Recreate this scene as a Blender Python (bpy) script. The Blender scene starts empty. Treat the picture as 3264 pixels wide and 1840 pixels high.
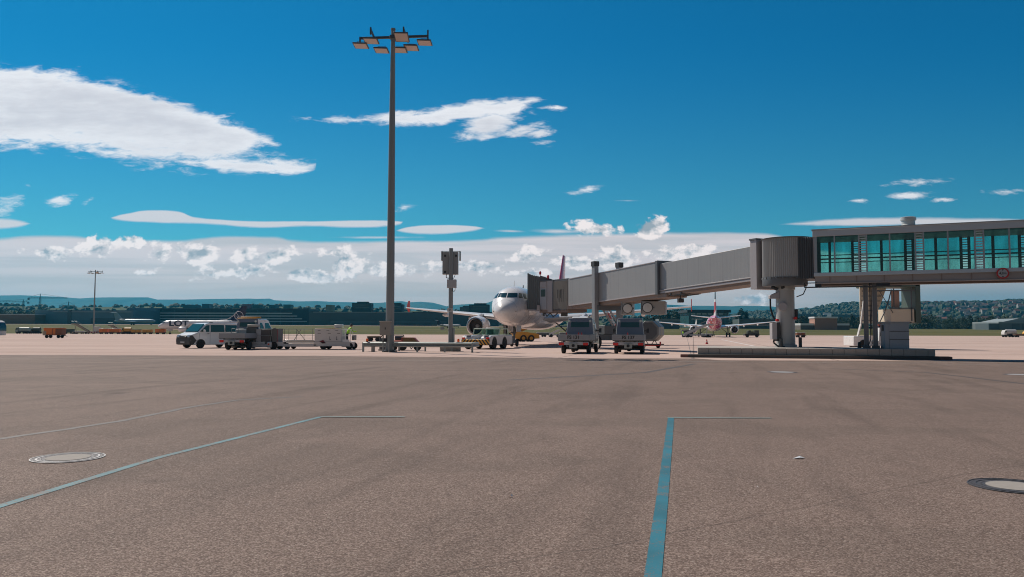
import bpy, math, random
from mathutils import Matrix, Vector
R = math.radians
random.seed(7)
scn = bpy.context.scene
C = bpy.data.collections.new("scene"); scn.collection.children.link(C)

# ------------------------------------------------------------------ camera
F, CX, CY, CAMZ = 2500.0, 1632.0, 920.0, 1.53
PITCH, ROLL = math.atan(135/2500), R(0.15)
MC = Matrix.Rotation(math.pi/2+PITCH, 3, 'X') @ Matrix.Rotation(ROLL, 3, 'Z')
cd = bpy.data.cameras.new("camera"); cam = bpy.data.objects.new("camera", cd); C.objects.link(cam)
cam.matrix_world = Matrix.Translation((0, 0, CAMZ)) @ MC.to_4x4()
cd.sensor_width = 36; cd.lens = 36*F/3264; cd.clip_start = .1; cd.clip_end = 40000
scn.camera = cam
def ray(px, py): return MC @ Vector(((px-CX)/F, (CY-py)/F, -1))
def at(px, py, Y):
    d = ray(px, py); return Vector((0, 0, CAMZ)) + d*(Y/d.y)
def gr(px, py, z=0.):
    d = ray(px, py); return Vector((0, 0, CAMZ)) + d*((z-CAMZ)/d.z)

# ------------------------------------------------------------------ node helpers
class NT:
    def __init__(s, tree): s.t = tree; s.n = tree.nodes; s.l = tree.links
    def node(s, typ, **kw):
        n = s.n.new(typ)
        for k, v in kw.items(): setattr(n, k, v)
        return n
    def put(s, sock, v):
        if isinstance(v, bpy.types.NodeSocket): s.l.new(v, sock)
        else: sock.default_value = v
    def m(s, op, a, b=0., c=None, clamp=False):
        n = s.node('ShaderNodeMath', operation=op, use_clamp=clamp)
        s.put(n.inputs[0], a); s.put(n.inputs[1], b)
        if c is not None: s.put(n.inputs[2], c)
        return n.outputs[0]
    def vm(s, op, a, b=(0, 0, 0)):
        n = s.node('ShaderNodeVectorMath', operation=op); s.put(n.inputs[0], a); s.put(n.inputs[1], b)
        return n.outputs['Value'] if op in ('LENGTH', 'DOT_PRODUCT') else n.outputs[0]
    def sstep(s, v, a, b, o0=0., o1=1.):
        n = s.node('ShaderNodeMapRange', interpolation_type='SMOOTHSTEP')
        s.put(n.inputs[0], v)
        for i, x in enumerate((a, b, o0, o1)): s.put(n.inputs[i+1], x)
        return n.outputs[0]
    def noise(s, vec, scale, detail=4., rough=.55, dist=0., typ='FBM'):
        n = s.node('ShaderNodeTexNoise', noise_type=typ); s.put(n.inputs['Vector'], vec)
        n.inputs['Scale'].default_value = scale; n.inputs['Detail'].default_value = detail
        n.inputs['Roughness'].default_value = rough; n.inputs['Distortion'].default_value = dist
        return n.outputs['Fac']
    def voro(s, vec, scale, feat='F1'):
        n = s.node('ShaderNodeTexVoronoi', feature=feat); s.put(n.inputs['Vector'], vec); n.inputs['Scale'].default_value = scale
        return n.outputs['Distance']
    def mix(s, f, a, b, blend='MIX'):
        n = s.node('ShaderNodeMix', data_type='RGBA', blend_type=blend); s.put(n.inputs[0], f)
        s.put(n.inputs[6], a if not isinstance(a, tuple) else (*a[:3], 1)); s.put(n.inputs[7], b if not isinstance(b, tuple) else (*b[:3], 1))
        return n.outputs[2]
    def scale(s, vec, sc, loc=(0, 0, 0), rot=(0, 0, 0), typ='POINT'):
        n = s.node('ShaderNodeMapping', vector_type=typ); s.put(n.inputs[0], vec)
        n.inputs['Location'].default_value = loc; n.inputs['Rotation'].default_value = rot; n.inputs['Scale'].default_value = sc
        return n.outputs[0]

def lin(r, g, b):
    f = lambda c: ((c/255+.055)/1.055)**2.4 if c > 10 else c/255/12.92
    return (f(r), f(g), f(b))

MATS = {}
def mat(name, col, rough=.6, metal=0., var=.12, vs=1.5, spec=.5, coat=0., streak=0., emit=None):
    if name in MATS: return MATS[name]
    m = bpy.data.materials.new(name); m.use_nodes = True; t = NT(m.node_tree)
    b = m.node_tree.nodes['Principled BSDF']
    b.inputs['Roughness'].default_value = rough; b.inputs['Metallic'].default_value = metal
    b.inputs['Specular IOR Level'].default_value = spec; b.inputs['Coat Weight'].default_value = coat
    if emit: b.inputs['Emission Color'].default_value = (*emit[:3], 1); b.inputs['Emission Strength'].default_value = emit[3]
    if var > 0:
        tc = t.node('ShaderNodeTexCoord').outputs['Object']
        n = t.noise(tc, vs, 5, .6)
        if streak: n = t.m('MULTIPLY_ADD', t.noise(t.scale(tc, (6, 6, .35)), 1.6, 4), streak, t.m('MULTIPLY', n, 1-streak))
        f = t.m('MULTIPLY_ADD', t.m('SUBTRACT', n, .5), 2*var, 1.)
        v = t.vm('SCALE', (*col[:3],)); 
        vn = v.node; vn.inputs[0].default_value = col[:3]; t.put(vn.inputs['Scale'], f)
        t.put(b.inputs['Base Color'], v)
        r2 = t.m('MULTIPLY_ADD', t.m('SUBTRACT', n, .5), .25, rough, clamp=True); t.put(b.inputs['Roughness'], r2)
    else: b.inputs['Base Color'].default_value = (*col[:3], 1)
    MATS[name] = m
    return m

# ------------------------------------------------------------------ mesh builder
class MB:
    def __init__(s): s.v = []; s.f = []; s.mi = []; s.M = Matrix.Identity(4)
    def _add(s, vs, fs, mi=0):
        o = len(s.v); s.v += [s.M @ Vector(v) for v in vs]
        for f in fs: s.f.append([o+i for i in f]); s.mi.append(mi)
        return s
    def box(s, x0, x1, y0, y1, z0, z1, mi=0):
        vs = [(x, y, z) for z in (z0, z1) for y in (y0, y1) for x in (x0, x1)]
        return s._add(vs, [(0, 2, 3, 1), (4, 5, 7, 6), (0, 1, 5, 4), (2, 6, 7, 3), (0, 4, 6, 2), (1, 3, 7, 5)], mi)
    def prism(s, pts, axis, c0, c1, mi=0):
        # pts in the two other axes; axis 'x': (y,z), 'y': (x,z), 'z': (x,y)
        mk = {'x': lambda p, c: (c, p[0], p[1]), 'y': lambda p, c: (p[0], c, p[1]), 'z': lambda p, c: (p[0], p[1], c)}[axis]
        n = len(pts); vs = [mk(p, c0) for p in pts]+[mk(p, c1) for p in pts]
        fs = [tuple(range(n))[::-1], tuple(range(n, 2*n))]+[(i, (i+1) % n, n+(i+1) % n, n+i) for i in range(n)]
        return s._add(vs, fs, mi)
    def loft(s, rings, mi=0, cap=True, closed=True):
        n = len(rings[0]); vs = [p for r in rings for p in r]; fs = []
        for k in range(len(rings)-1):
            for i in range(n if closed else n-1):
                j = (i+1) % n; fs.append((k*n+i, k*n+j, (k+1)*n+j, (k+1)*n+i))
        if cap: fs += [tuple(range(n))[::-1], tuple(range((len(rings)-1)*n, len(rings)*n))]
        return s._add(vs, fs, mi)
    def cyl(s, p0, p1, r0, r1=None, n=14, mi=0, cap=True):
        r1 = r0 if r1 is None else r1; p0 = Vector(p0); p1 = Vector(p1); d = (p1-p0).normalized()
        a = d.orthogonal().normalized(); b = d.cross(a)
        rg = lambda p, r: [p+a*(r*math.cos(2*math.pi*i/n))+b*(r*math.sin(2*math.pi*i/n)) for i in range(n)]
        return s.loft([rg(p0, r0), rg(p1, r1)], mi, cap)
    def tube(s, pts, r, n=6, mi=0):
        for a, b in zip(pts[:-1], pts[1:]): s.cyl(a, b, r, r, n, mi)
        return s
    def bar(s, p0, p1, w, h, mi=0):
        p0 = Vector(p0); p1 = Vector(p1); d = (p1-p0).normalized()
        up = Vector((0, 0, 1)) if abs(d.z) < .95 else Vector((0, 1, 0))
        a = d.cross(up).normalized(); b = a.cross(d)
        rg = lambda p: [p+a*w/2*i+b*h/2*j for i, j in ((-1, -1), (1, -1), (1, 1), (-1, 1))]
        return s.loft([rg(p0), rg(p1)], mi)
    def lathe(s, prof, p0=(0, 0, 0), axis='z', n=20, mi=0, cap=True):
        rings = []
        for r, h in prof:
            rg = []
            for i in range(n):
                a = 2*math.pi*i/n; c, q = r*math.cos(a), r*math.sin(a)
                v = {'z': (c, q, h), 'y': (c, h, q), 'x': (h, c, q)}[axis]
                rg.append((v[0]+p0[0], v[1]+p0[1], v[2]+p0[2]))
            rings.append(rg)
        return s.loft(rings, mi, cap)
    def ball(s, c, r, n=10, mi=0, sz=1.):
        prof = [(max(.002, r*math.sin(math.pi*i/(n//2+2))), -r*sz*math.cos(math.pi*i/(n//2+2))) for i in range(n//2+3)]
        return s.lathe(prof, c, 'z', n, mi)
    def warp(s, fn): s.v = [Vector(fn(v)) for v in s.v]; return s
    def mesh(s, name, mats, smooth=True, ang=32):
        me = bpy.data.meshes.new(name); me.from_pydata([tuple(v) for v in s.v], [], s.f)
        if not isinstance(mats, (list, tuple)): mats = [mats]
        for m in mats: me.materials.append(m)
        for p, i in zip(me.polygons, s.mi): p.material_index = i
        me.update()
        import bmesh
        bm = bmesh.new(); bm.from_mesh(me); bmesh.ops.recalc_face_normals(bm, faces=bm.faces); bm.to_mesh(me); bm.free()
        if smooth: me.shade_smooth(); me.set_sharp_from_angle(angle=R(ang))
        return me
    def obj(s, name, mats, parent=None, bevel=0., world=False, smooth=True, ang=32, seg=2):
        if world and parent is not None:
            inv = parent['_M'] if False else ROOTM[parent.name].inverted(); s.v = [inv @ v for v in s.v]
        o = bpy.data.objects.new(name, s.mesh(name, mats, smooth, ang)); C.objects.link(o)
        if parent is not None: o.parent = parent
        if bevel:
            b = o.modifiers.new("bevel", 'BEVEL'); b.width = bevel; b.segments = seg; b.limit_method = 'ANGLE'; b.angle_limit = R(35)
            b.harden_normals = False
        return o
ROOTM = {}
def thing(name, label, cat, loc=(0, 0, 0), rz=0., group=None, sc=1.):
    o = bpy.data.objects.new(name, None); C.objects.link(o); o.empty_display_size = .3
    o.location = loc; o.rotation_euler = (0, 0, rz); o.scale = (sc,)*3
    ROOTM[o.name] = Matrix.LocRotScale(Vector(loc), Matrix.Rotation(rz, 3, 'Z'), Vector((sc,)*3))
    o['label'] = label; o['category'] = cat
    if group: o['group'] = group
    return o
def tag(o, label, cat, group=None):
    o['label'] = label; o['category'] = cat
    if group: o['group'] = group
    return o
def struct(o): o['kind'] = 'structure'; return o
def dup(root, loc, rz, label=None, group=None, sc=None):
    r = root.copy(); C.objects.link(r); r.location = loc; r.rotation_euler = (0, 0, rz)
    if sc is not None: r.scale = (sc,)*3 if not isinstance(sc, tuple) else sc
    if label: r['label'] = label
    if group: r['group'] = group
    for ch in list(root.children):
        c = ch.copy(); C.objects.link(c); c.parent = r
        for g in list(ch.children):
            d = g.copy(); C.objects.link(d); d.parent = c
    return r
def text(name, body, size, m, parent, loc, rot, depth=.004, world=False, xs=1.):
    cu = bpy.data.curves.new(name, 'FONT'); cu.body = body; cu.size = size; cu.extrude = depth
    cu.align_x = 'CENTER'; cu.align_y = 'CENTER'; cu.offset = size*.028
    t = bpy.data.objects.new("tmp", cu); C.objects.link(t)
    dg = bpy.context.evaluated_depsgraph_get(); me = bpy.data.meshes.new_from_object(t.evaluated_get(dg))
    bpy.data.objects.remove(t); me.name = name; me.materials.clear(); me.materials.append(m)
    o = bpy.data.objects.new(name, me); C.objects.link(o)
    if parent: o.parent = parent
    o.location = loc; o.rotation_euler = rot; o.scale = (xs, 1, 1)
    if world and parent:
        W = Matrix.LocRotScale(Vector(loc), __import__('mathutils').Euler(rot).to_matrix(), Vector((xs, 1, 1)))
        o.matrix_local = ROOTM[parent.name].inverted() @ W
    return o

# ------------------------------------------------------------------ common materials
white = mat('white_paint', (.74, .74, .73), .3, var=.05, coat=.5)
vanwhite = mat('van_white_paint', (.7, .71, .71), .22, var=.03, coat=.8)
fwhite = mat('faded_white_paint', (.56, .55, .53), .5, var=.14, vs=2.5, streak=.4)
lgrey = mat('light_grey_paint', (.40, .41, .42), .5, var=.08)
bedgrey = mat('aluminium_board', (.25, .27, .29), .55, 0., var=.1, vs=3)
cabgrey = mat('shaded_grey_paint', (.20, .21, .25), .38, .25, var=.06, coat=.4)  # cab back only: grey darkened to hold the shade on that side
dgrey = mat('dark_grey_plastic', (.045, .047, .05), .6, var=.15)
black = mat('black_rubber', (.022, .022, .023), .8, var=.2, vs=4)
rimm = mat('steel_rim', (.33, .34, .35), .4, .6, var=.1)
galv = mat('galvanised_steel', (.30, .33, .32), .5, .55, var=.22, vs=2.2, streak=.5)
mastm = mat('mast_steel', (.26, .28, .28), .6, .25, var=.2, vs=1.1, streak=.7)
steeld = mat('dark_steel', (.11, .115, .12), .5, .5, var=.15)
chrome = mat('polished_steel', (.62, .62, .62), .22, .95, var=.05)
bridgeg = mat('bridge_grey_sheet', (.275, .285, .295), .5, .15, var=.10, vs=.8, streak=.65)
bridgel = mat('bridge_light_grey', (.42, .39, .395), .5, .1, var=.1, vs=.8, streak=.6)
bridged = mat('bridge_dark_grey', (.13, .14, .15), .55, .2, var=.14, vs=1., streak=.5)
bellow = mat('bellows_fabric', (.15, .165, .17), .8, var=.15, vs=2)
under = mat('bounce_tinted_steel', (.27, .21, .18), .65, .1, var=.2)  # brown tint paints in warm light bounced up from the sunlit ground
redp = mat('red_lens', (.62, .02, .02), .25, var=.1)
redpaint = mat('red_paint', (.55, .035, .03), .4, var=.08)
orangel = mat('orange_lens', (.95, .16, .02), .25, var=.05)
orangep = mat('orange_paint', (.62, .17, .03), .5, var=.12)
yellowp = mat('yellow_paint', (.66, .33, .03), .5, var=.12)
ochre = mat('ochre_paint', (.50, .25, .035), .5, var=.14)
glassd = mat('tinted_window_glass', (.018, .035, .035), .06, var=0, spec=.8)
glassg = mat('green_tinted_glass', (.02, .075, .068), .06, var=0, spec=.8)
lens = mat('headlamp_glass', (.55, .57, .58), .1, .4, var=.05)
concb = mat('concrete_block', (.38, .35, .31), .85, var=.2, vs=2.2, streak=.4)
hiviz = mat('hi_vis_fabric', (.42, .85, .05), .7, var=.1)
skin = mat('skin', (.42, .24, .17), .6, var=.05)
navy = mat('navy_fabric', (.02, .025, .04), .8, var=.1)
def see_through(name, tint, ior=1.5, dirt=0.):
    m = bpy.data.materials.new(name); m.use_nodes = True; t = NT(m.node_tree); t.n.remove(t.n['Principled BSDF'])
    a = t.node('ShaderNodeBsdfTransparent'); a.inputs[0].default_value = (*tint, 1); g = t.node('ShaderNodeBsdfGlossy'); g.inputs['Roughness'].default_value = .04
    if dirt:
        gp = t.node('ShaderNodeNewGeometry').outputs['Position']; n = t.noise(t.scale(gp, (1.2, 1.2, .35)), 1.3, 5, .6)
        t.put(a.inputs[0], t.mix(t.sstep(n, .3, .7), tint, tuple(x*(1-dirt) for x in tint)))
    f = t.node('ShaderNodeFresnel'); f.inputs[0].default_value = ior; x = t.node('ShaderNodeMixShader')
    t.put(x.inputs[0], f.outputs[0]); t.put(x.inputs[1], a.outputs[0]); t.put(x.inputs[2], g.outputs[0]); t.put(t.n['Material Output'].inputs[0], x.outputs[0]); return m
clearg = see_through('clear_green_glass', (.55, .75, .65))
text_black = mat('black_lettering', (.02, .02, .022), .5, var=0)
# ------------------------------------------------------------------ world: sky and clouds
SUN_EL, SUN_AZ = R(47), math.atan2(-.69, .72)         # azimuth from +Y towards +X
w = bpy.data.worlds.new("World"); scn.world = w; w.use_nodes = True
t = NT(w.node_tree); bg = t.n['Background']
sky = t.node('ShaderNodeTexSky', sky_type='NISHITA', sun_disc=False)
sky.sun_elevation = SUN_EL; sky.sun_rotation = SUN_AZ; sky.altitude = 400; sky.air_density = 1.0; sky.dust_density = .3; sky.ozone_density = 2.2
tc = t.node('ShaderNodeTexCoord').outputs['Generated']
sp = t.node('ShaderNodeSeparateXYZ'); t.put(sp.inputs[0], tc)
yy = t.m('MAXIMUM', sp.outputs[1], .04)
U = t.m('DIVIDE', sp.outputs[0], yy); V = t.m('DIVIDE', sp.outputs[2], yy)
cb = t.node('ShaderNodeCombineXYZ'); t.put(cb.inputs[0], U); t.put(cb.inputs[1], V); P = cb.outputs[0]
def uv(px, py): d = ray(px, py); return d.x/d.y, d.z/d.y
def ell(cx, cy, rx, ry, rot=0., wt=1.):
    u, v = uv(cx, cy)
    q = t.scale(P, (rx/F, ry/F, 1), (u, v, 0), (0, 0, -R(rot)), 'TEXTURE')
    return t.m('MULTIPLY_ADD', t.vm('LENGTH', q), -wt, wt)
def union(lst):
    r = lst[0]
    for a in lst[1:]: r = t.m('MAXIMUM', r, a)
    return r
wq = t.scale(P, (9, 34, 1)); 
strk = t.noise(wq, 1.6, 9, .62, .35)            # streaky cirrus texture
strk2 = t.noise(t.scale(P, (4, 40, 1), (3, 1, 0)), 1., 6, .5)
fine = t.noise(t.scale(P, (34, 110, 1), (1, 7, 0), (0, 0, R(10))), 1., 8, .66, .35)
bil = t.noise(t.scale(P, (40, 52, 1)), 1.0, 9, .60, .1)
bil2 = t.noise(t.scale(P, (40, 52, 1), (.30, -.42, 0)), 1.0, 9, .60, .1)
# A: big fibrous cloud upper left, B: centre cloud
def curve(pts, u0, u1, v0, v1):
    n = t.node('ShaderNodeFloatCurve'); c = n.mapping.curves[0]; q = []
    for x, y in pts:
        u, v = uv(x, y); q.append(((u-u0)/(u1-u0), (v-v0)/(v1-v0)))
    c.points[0].location = q[0]; c.points[1].location = q[-1]
    for a in q[1:-1]: c.points.new(*a)
    n.mapping.update(); t.put(n.inputs['Value'], t.m('DIVIDE', t.m('SUBTRACT', U, u0), u1-u0, clamp=True))
    return t.m('MULTIPLY_ADD', n.outputs[0], v1-v0, v0)
def band(top, bot, wt, wb, cap=1.6):
    """cloud sheet between two edge lines; soft widths in 1/F units"""
    us = [uv(*p)[0] for p in top+bot]; vs = [uv(*p)[1] for p in top+bot]; u0, u1, v0, v1 = min(us)-.001, max(us)+.001, min(vs)-.002, max(vs)+.002
    a = t.m('MULTIPLY', t.m('SUBTRACT', curve(top, u0, u1, v0, v1), V), F/wt); b = t.m('MULTIPLY', t.m('SUBTRACT', V, curve(bot, u0, u1, v0, v1)), F/wb)
    d = t.m('MINIMUM', t.m('MINIMUM', a, b), cap)
    out = t.m('MAXIMUM', t.m('SUBTRACT', u0, U), t.m('SUBTRACT', U, u1))
    return t.m('SUBTRACT', d, t.m('MULTIPLY', t.m('MAXIMUM', out, 0.), 60.))
A1_ = band([(-200, 190), (0, 205), (130, 214), (300, 246), (500, 302), (700, 368), (800, 405), (860, 436), (905, 474)], [(-200, 470), (0, 478), (150, 486), (300, 494), (400, 514), (520, 526), (620, 534), (720, 528), (800, 504), (860, 486), (905, 476)], 34, 62, 1.9)
A2_ = band([(560, 500), (700, 498), (800, 503), (900, 508), (1010, 512)], [(560, 524), (650, 540), (750, 553), (850, 562), (930, 560), (1010, 514)], 26, 24, 1.0)
B1_ = band([(1060, 385), (1180, 366), (1250, 355), (1350, 350), (1430, 332), (1520, 318), (1640, 310), (1700, 309), (1740, 317)], [(1060, 387), (1180, 395), (1250, 403), (1340, 405), (1400, 402), (1460, 392), (1560, 382), (1640, 370), (1665, 352), (1700, 332), (1740, 319)], 24, 24, 1.3)
cirrus = union([A1_, A2_, B1_, ell(1770, 345, 40, 8, 5, .8), ell(1130, 383, 120, 10, 2, .5), ell(1565, 395, 105, 50, -10, 1.4), ell(1660, 412, 70, 20, -14, .9), ell(1720, 425, 40, 12, -8, .8), ell(1730, 455, 26, 8, 0, .4),
    ell(195, 638, 46, 14, -10, .6), ell(278, 643, 22, 9, -20, .55), ell(2925, 580, 85, 12, -3, .6), ell(2905, 624, 58, 11, 0, .6), ell(3195, 612, 46, 10, 0, .65), ell(3005, 637, 30, 6, 0, .5), ell(2738, 641, 22, 7, 0, .45), ell(20, 655, 50, 24, -25, .5), ell(1285, 664, 34, 9, -20, .5), ell(1862, 607, 48, 13, -10, .8)])
ci = t.m('ADD', cirrus, t.m('ADD', t.m('MULTIPLY_ADD', strk, 1.8, -.86), t.m('MULTIPLY_ADD', fine, 2.5, -1.18)))
a_ci = t.m('MULTIPLY', t.sstep(ci, -.10, .95), .98)
C1_ = band([(350, 694), (420, 676), (480, 669), (560, 672), (620, 690), (700, 697), (800, 703), (1000, 703), (1240, 702), (1285, 706)], [(350, 695), (400, 708), (500, 714), (600, 717), (700, 722), (830, 730), (1000, 725), (1100, 728), (1200, 727), (1285, 708)], 7, 11, 1.2)
C2_ = band([(1262, 735), (1320, 720), (1400, 716), (1490, 718), (1545, 727)], [(1262, 737), (1300, 745), (1390, 750), (1460, 746), (1545, 729)], 6, 11, 1.2)
C3_ = band([(2450, 717), (2560, 702), (2700, 692), (2850, 690), (3100, 694), (3300, 700)], [(2450, 718), (2560, 722), (2700, 724), (2850, 722), (3100, 718), (3300, 716)], 16, 12, .75)
C4_ = band([(-100, 690), (0, 694), (60, 700), (100, 712)], [(-100, 740), (0, 734), (60, 728), (100, 714)], 14, 14, .9)
lens_ = union([C1_, C2_, C3_, C4_, ell(1780, 738, 90, 9, 1, .6), ell(1205, 757, 170, 5, 0, .5), ell(1625, 737, 50, 5, 2, .6), ell(2000, 640, 40, 3, 0, .3)])
le = t.m('ADD', lens_, t.m('ADD', t.m('MULTIPLY_ADD', strk2, .9, -.45), t.m('MULTIPLY_ADD', strk, .9, -.48)))
a_le = t.m('MULTIPLY', t.sstep(le, -.05, .75), .92)
# D: stratus deck towards the horizon
deck_e = [(-300, 762), (0, 757), (120, 751), (230, 752), (300, 763), (370, 771), (470, 765), (560, 764), (640, 757), (760, 750), (860, 751), (930, 763), (1100, 769), (1240, 766), (1500, 762), (1600, 753), (1800, 746), (2000, 741), (2150, 739), (2400, 739), (2470, 746), (2540, 772), (2700, 800), (3500, 815)]
us = [uv(*p)[0] for p in deck_e]; vs = [uv(*p)[1] for p in deck_e]
edge = curve(deck_e, min(us), max(us), min(vs)-.001, max(vs)+.001)
dk = t.m('MULTIPLY', t.m('SUBTRACT', edge, V), F/14.)
dk = t.m('ADD', t.m('MINIMUM', dk, 1.6), t.m('ADD', t.m('MULTIPLY_ADD', strk2, 1.1, -.55), t.m('MULTIPLY_ADD', strk, .7, -.38)))
a_dk = t.m('MULTIPLY', t.sstep(dk, -.15, .9), .94)
# E: cumulus puffs
CUM = ((
    (165, 806, 80, 22, 2, 1.), (300, 786, 66, 34, -8, 1.1), (430, 775, 75, 26, 0, .8), (530, 800, 70, 22, -10, .7), (640, 814, 66, 34, -5, 1.2), (785, 815, 55, 34, -5, 1.1), (895, 812, 62, 28, -8, 1.1), (1060, 803, 60, 18, 0, .7),
    (1120, 850, 75, 46, -20, 1.25), (1010, 880, 130, 24, 4, 1.1), (1230, 862, 120, 24, 0, .9), (785, 862, 55, 26, -15, 1.), (660, 858, 40, 22, -20, .7), (480, 870, 50, 14, 0, .6), (690, 876, 60, 12, 0, .6),
    (1890, 730, 80, 26, 4, 1.25), (2080, 728, 66, 34, -22, 1.3), (1680, 812, 70, 26, -3, 1.05), (1400, 848, 60, 18, 0, .8), (1530, 845, 80, 20, 0, .9), (1540, 848, 60, 22, 0, .9), (1960, 825, 78, 36, -4, 1.3),
    (1850, 836, 90, 22, 0, .9), (2150, 810, 100, 28, 0, 1.15), (2240, 800, 60, 24, 0, .9), (1490, 845, 60, 16, 0, .8), (1700, 870, 90, 14, 0, .7), (2400, 950, 90, 18, 2, .7),
    (660, 790, 60, 14, 0, .5)))
cum = union([ell(*e) for e in CUM])
cu_ = t.m('ADD', cum, t.m('MULTIPLY_ADD', bil, 3.4, -1.62))
a_cu = t.m('MULTIPLY', t.sstep(cu_, .0, .50), .95)
def dim(c, k): return tuple(x*k for x in c)
strk3c = t.noise(t.scale(P, (5, 26, 1), (2, 5, 0), (0, 0, R(9))), 1., 7, .6, .3)
# colours (radiance before the background strength)
K = 16.0
strk3 = t.noise(t.scale(P, (3, 55, 1), (5, 2, 0)), 1., 7, .55, .3)
deckc = t.mix(t.sstep(strk3, .36, .60), dim((.66, .60, .60), K), dim((.86, .73, .72), K))
deckc = t.mix(t.sstep(V, .02, .10), t.mix(.62, deckc, dim((.80, .52, .36), K)), deckc)
deckc = t.mix(t.m('MULTIPLY', t.sstep(U, .30, .6), t.sstep(V, .09, .04)), deckc, dim((.36, .34, .33), K))
cic = t.mix(t.sstep(t.m('ADD', t.m('MULTIPLY', ci, .35), t.m('MULTIPLY', strk3c, 2.2)), 1.1, 2.2), dim((.93, .92, .95), K), dim((.70, .69, .74), K))
lec = t.mix(t.sstep(le, .1, .9), dim((.72, .70, .74), K), dim((.80, .74, .75), K))
shade = t.m('ADD', t.m('MULTIPLY', t.m('SUBTRACT', bil, bil2), 5.5), t.m('MULTIPLY_ADD', t.sstep(cu_, .35, 1.5), -.75, .85), clamp=True)
cuc = t.mix(shade, dim((.40, .42, .45), K), dim((1.15, 1.0, .95), K))
skc = t.mix(1., sky.outputs[0], t.mix(t.sstep(V, .04, .40), (.30, .99, 1.06), (.035, .77, 1.14)), "MULTIPLY")
col = t.mix(a_ci, skc, cic)
col = t.mix(a_le, col, lec)
col = t.mix(a_dk, col, deckc)
col = t.mix(a_cu, col, cuc)
front = t.sstep(sp.outputs[1], .04, .12)
back = t.mix(1., sky.outputs[0], (.62, .62, .62), 'MULTIPLY')
col = t.mix(front, back, col)
t.put(bg.inputs[0], col); bg.inputs[1].default_value = .06
cy_ = scn.cycles; cy_.pixel_filter_type = 'BLACKMAN_HARRIS'; cy_.filter_width = 1.05
w.cycles.sampling_method = 'MANUAL'; w.cycles.sample_map_resolution = 512

sl = bpy.data.lights.new("sun", 'SUN'); sl.energy = 4.9; sl.angle = R(.5); sl.color = (1, .90, .79)
so = bpy.data.objects.new("sun", sl); C.objects.link(so)
sd = Vector((math.sin(SUN_AZ)*math.cos(SUN_EL), math.cos(SUN_AZ)*math.cos(SUN_EL), math.sin(SUN_EL)))
so.rotation_euler = sd.to_track_quat('Z', 'Y').to_euler()
scn.view_settings.view_transform = 'Standard'; scn.view_settings.look = 'None'; scn.view_settings.exposure = 0.; scn.view_settings.gamma = 1
cy = scn.cycles
cy.max_bounces = 6; cy.diffuse_bounces = 3; cy.glossy_bounces = 3; cy.transmission_bounces = 6; cy.transparent_max_bounces = 24; cy.volume_bounces = 0
cy.use_denoising = True; cy.caustics_reflective = False; cy.caustics_refractive = False; cy.sample_clamp_indirect = 8

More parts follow.
